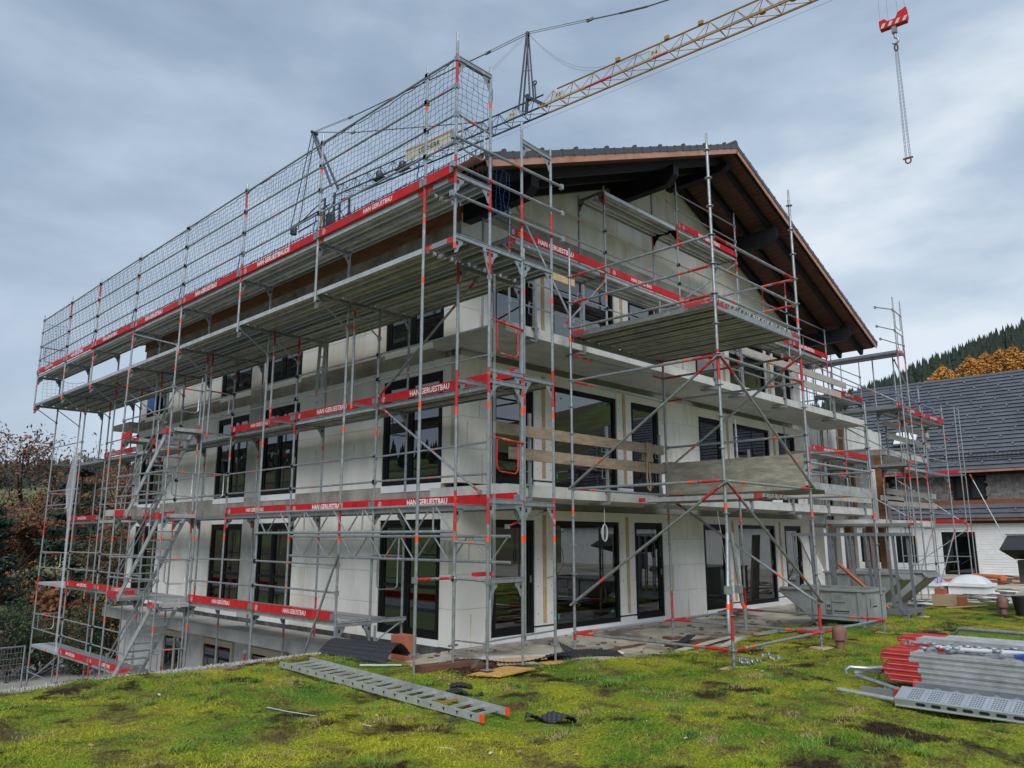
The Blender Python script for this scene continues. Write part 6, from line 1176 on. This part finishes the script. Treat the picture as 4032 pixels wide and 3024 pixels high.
b.tube((-6.5, 20.4, -1.76), (-1.7, 20.4, -1.76), .02, 6); b.build('mesh', FN); b = MB('wpaint'); b.box(-3.65, 20.36, -2.15, -3.3, 20.37, -1.95); b.build('notice', FN)
# forested hills: conifers as one mass, golden larches as trees
def cones(name, label, lst, mt, cat, seed):
    rd = random.Random(seed); b = MB(mt)
    for (x, y, z, H, r) in lst:
        for k in range(4):
            z0_, z1_ = z+H*(.06+.2*k), z+H*(.44+.19*k); rr_ = r*(1-.22*k); n = 6; a0 = rd.uniform(0, 6); vs = [(x+rr_*rd.uniform(.7, 1.15)*math.cos(a0+6.283*j/n), y+rr_*rd.uniform(.7, 1.15)*math.sin(a0+6.283*j/n), z0_-rd.uniform(0, .08)*H) for j in range(n)]+[(x+rd.gauss(0, .02)*r, y, min(z1_, z+H))]; b.add(vs, [(j, (j+1) % n, n) for j in range(n)])
    b.build(name, None, label, cat, None, 'stuff', smooth=False)
def scatter(az0, az1, r0, r1, n, Ha, Hb, seed):
    rd = random.Random(seed); o = []
    for i in range(n):
        az = R(rd.uniform(az0, az1)); r = rd.uniform(r0, r1); x, y = -10+r*math.sin(az), -11+r*math.cos(az); H = rd.uniform(Ha, Hb); o.append((x, y, tz(x, y)-.5, H, H*.24))
    return o
cones('conifer_forest', 'dark conifer forest covering the hill on the right', scatter(67, 92, 400, 800, 3600, 9, 17, 1), 'conifer', 'forest', 1)
cones('conifer_forest', 'distant conifer ridge at the left horizon', scatter(6, 40, 480, 800, 2000, 9, 16, 2), 'conifer', 'forest', 2)
cones('conifer_forest', 'conifer wood on the slope behind the photographer', scatter(-130, -20, 520, 760, 700, 12, 20, 3), 'conifer', 'forest', 3)
rd = random.Random(9)
def goldtree(label, x, y, H, r, seed, nl=2600):
    rd = random.Random(seed); z = tz(x, y); t = thing('larch_tree', (x, y, z), label, 'tree', 'golden trees on the right hill'); b = MB('bark'); b.path([(x, y, z-1), (x, y, z+H*.8)], [.35, .08], 5); b.build('trunk', t); lf = MB('leaf_gold')
    for i in range(nl):
        h = rd.random(); a = rd.uniform(0, 6.283); rr_ = r*math.sin(math.pi*min(1, .12+.9*h))**.8*(1-.25*h)*rd.uniform(.5, 1.05)*(1+.25*math.sin(3*a+5*h)); c = V((x+rr_*math.cos(a), y+rr_*math.sin(a), z+H*(.08+.92*h))); u = V((rd.gauss(0, 1), rd.gauss(0, 1), rd.gauss(0, 1))).normalized()*rd.uniform(.3, .75); w = u.orthogonal()*.7; lf.add([c-u, c+w, c+u, c-w], [(0, 1, 2, 3)])
    lf.build('crown', t, smooth=False)
GL = [(69.6, 400, 13), (70.2, 395, 15), (70.8, 405, 15), (71.4, 390, 18), (72.0, 395, 18), (72.6, 388, 20), (73.3, 395, 19), (74.0, 390, 22), (74.7, 385, 21), (75.4, 395, 26), (76.1, 385, 20), (77.0, 410, 24), (77.9, 420, 22), (78.7, 400, 24), (79.4, 410, 22), (75.0, 430, 18)]
NM = ['lowest', 'second', 'third', 'fourth', 'fifth', 'sixth', 'seventh', 'eighth', 'ninth', 'tenth', 'eleventh', 'twelfth', 'thirteenth', 'fourteenth', 'fifteenth']
for i, (az, r, H) in enumerate(GL): x, y = -10+r*math.sin(R(az)), -11+r*math.cos(R(az)); goldtree(('golden autumn tree on the right hill, %s from the scaffold end' % NM[i]) if i < 15 else 'golden tree set back among the dark conifers on the right hill', x, y, H, H*.40, 40+i)
rd = random.Random(77); b = MB('leaf_brown', 'leaf_rust', 'leaf_green')
for k in range(64):
    cx, cy = rd.uniform(-9, 13), rd.uniform(31, 58); cr_ = rd.uniform(1.2, 2.8); cz = tz(cx, cy)+cr_*rd.uniform(.3, 1.0); kk = rd.choice((0, 0, 1, 1, 1))
    for i in range(900):
        u = V((rd.gauss(0, 1), rd.gauss(0, 1), rd.gauss(0, .9))).normalized()*cr_*rd.uniform(.75, 1.05)*(1+.2*math.sin(i*.7)); c = V((cx, cy, cz))+u; v_ = V((rd.gauss(0, 1), rd.gauss(0, 1), rd.gauss(0, 1))).normalized()*.13; w = v_.orthogonal()*.7; b.add([c-v_, c+w, c+v_, c-w], [(0, 1, 2, 3)], kk)
b.build('undergrowth', None, 'brown and russet undergrowth covering the bank behind the left scaffold end', 'shrubs', None, 'stuff', smooth=False)
# brown slope trees at left, further away
for i, (az, r, H) in enumerate(((12.5, 75, 11), (16, 95, 12), (19.5, 80, 10), (23, 90, 11), (26, 70, 10))): x, y = -10+r*math.sin(R(az)), -11+r*math.cos(R(az)); tree('autumn_tree', ('brown autumn tree at the left edge behind the beech', 'brown autumn tree between the beech and the pine', 'brown autumn tree beyond the pine', 'brown autumn tree behind the scaffold end', 'brown autumn tree seen through the stair tower')[i], (x, y, tz(x, y)), H, H*.42, ('leaf_brown', 'leaf_rust'), 11000, .17, 60+i, .1)

b = MB('blue'); b.box(-.06, 15.1, 6.12, -.03, 15.85, 6.72); b.build('blue_board', None, 'small bright blue board on the facade behind the upper stair landing', 'board')
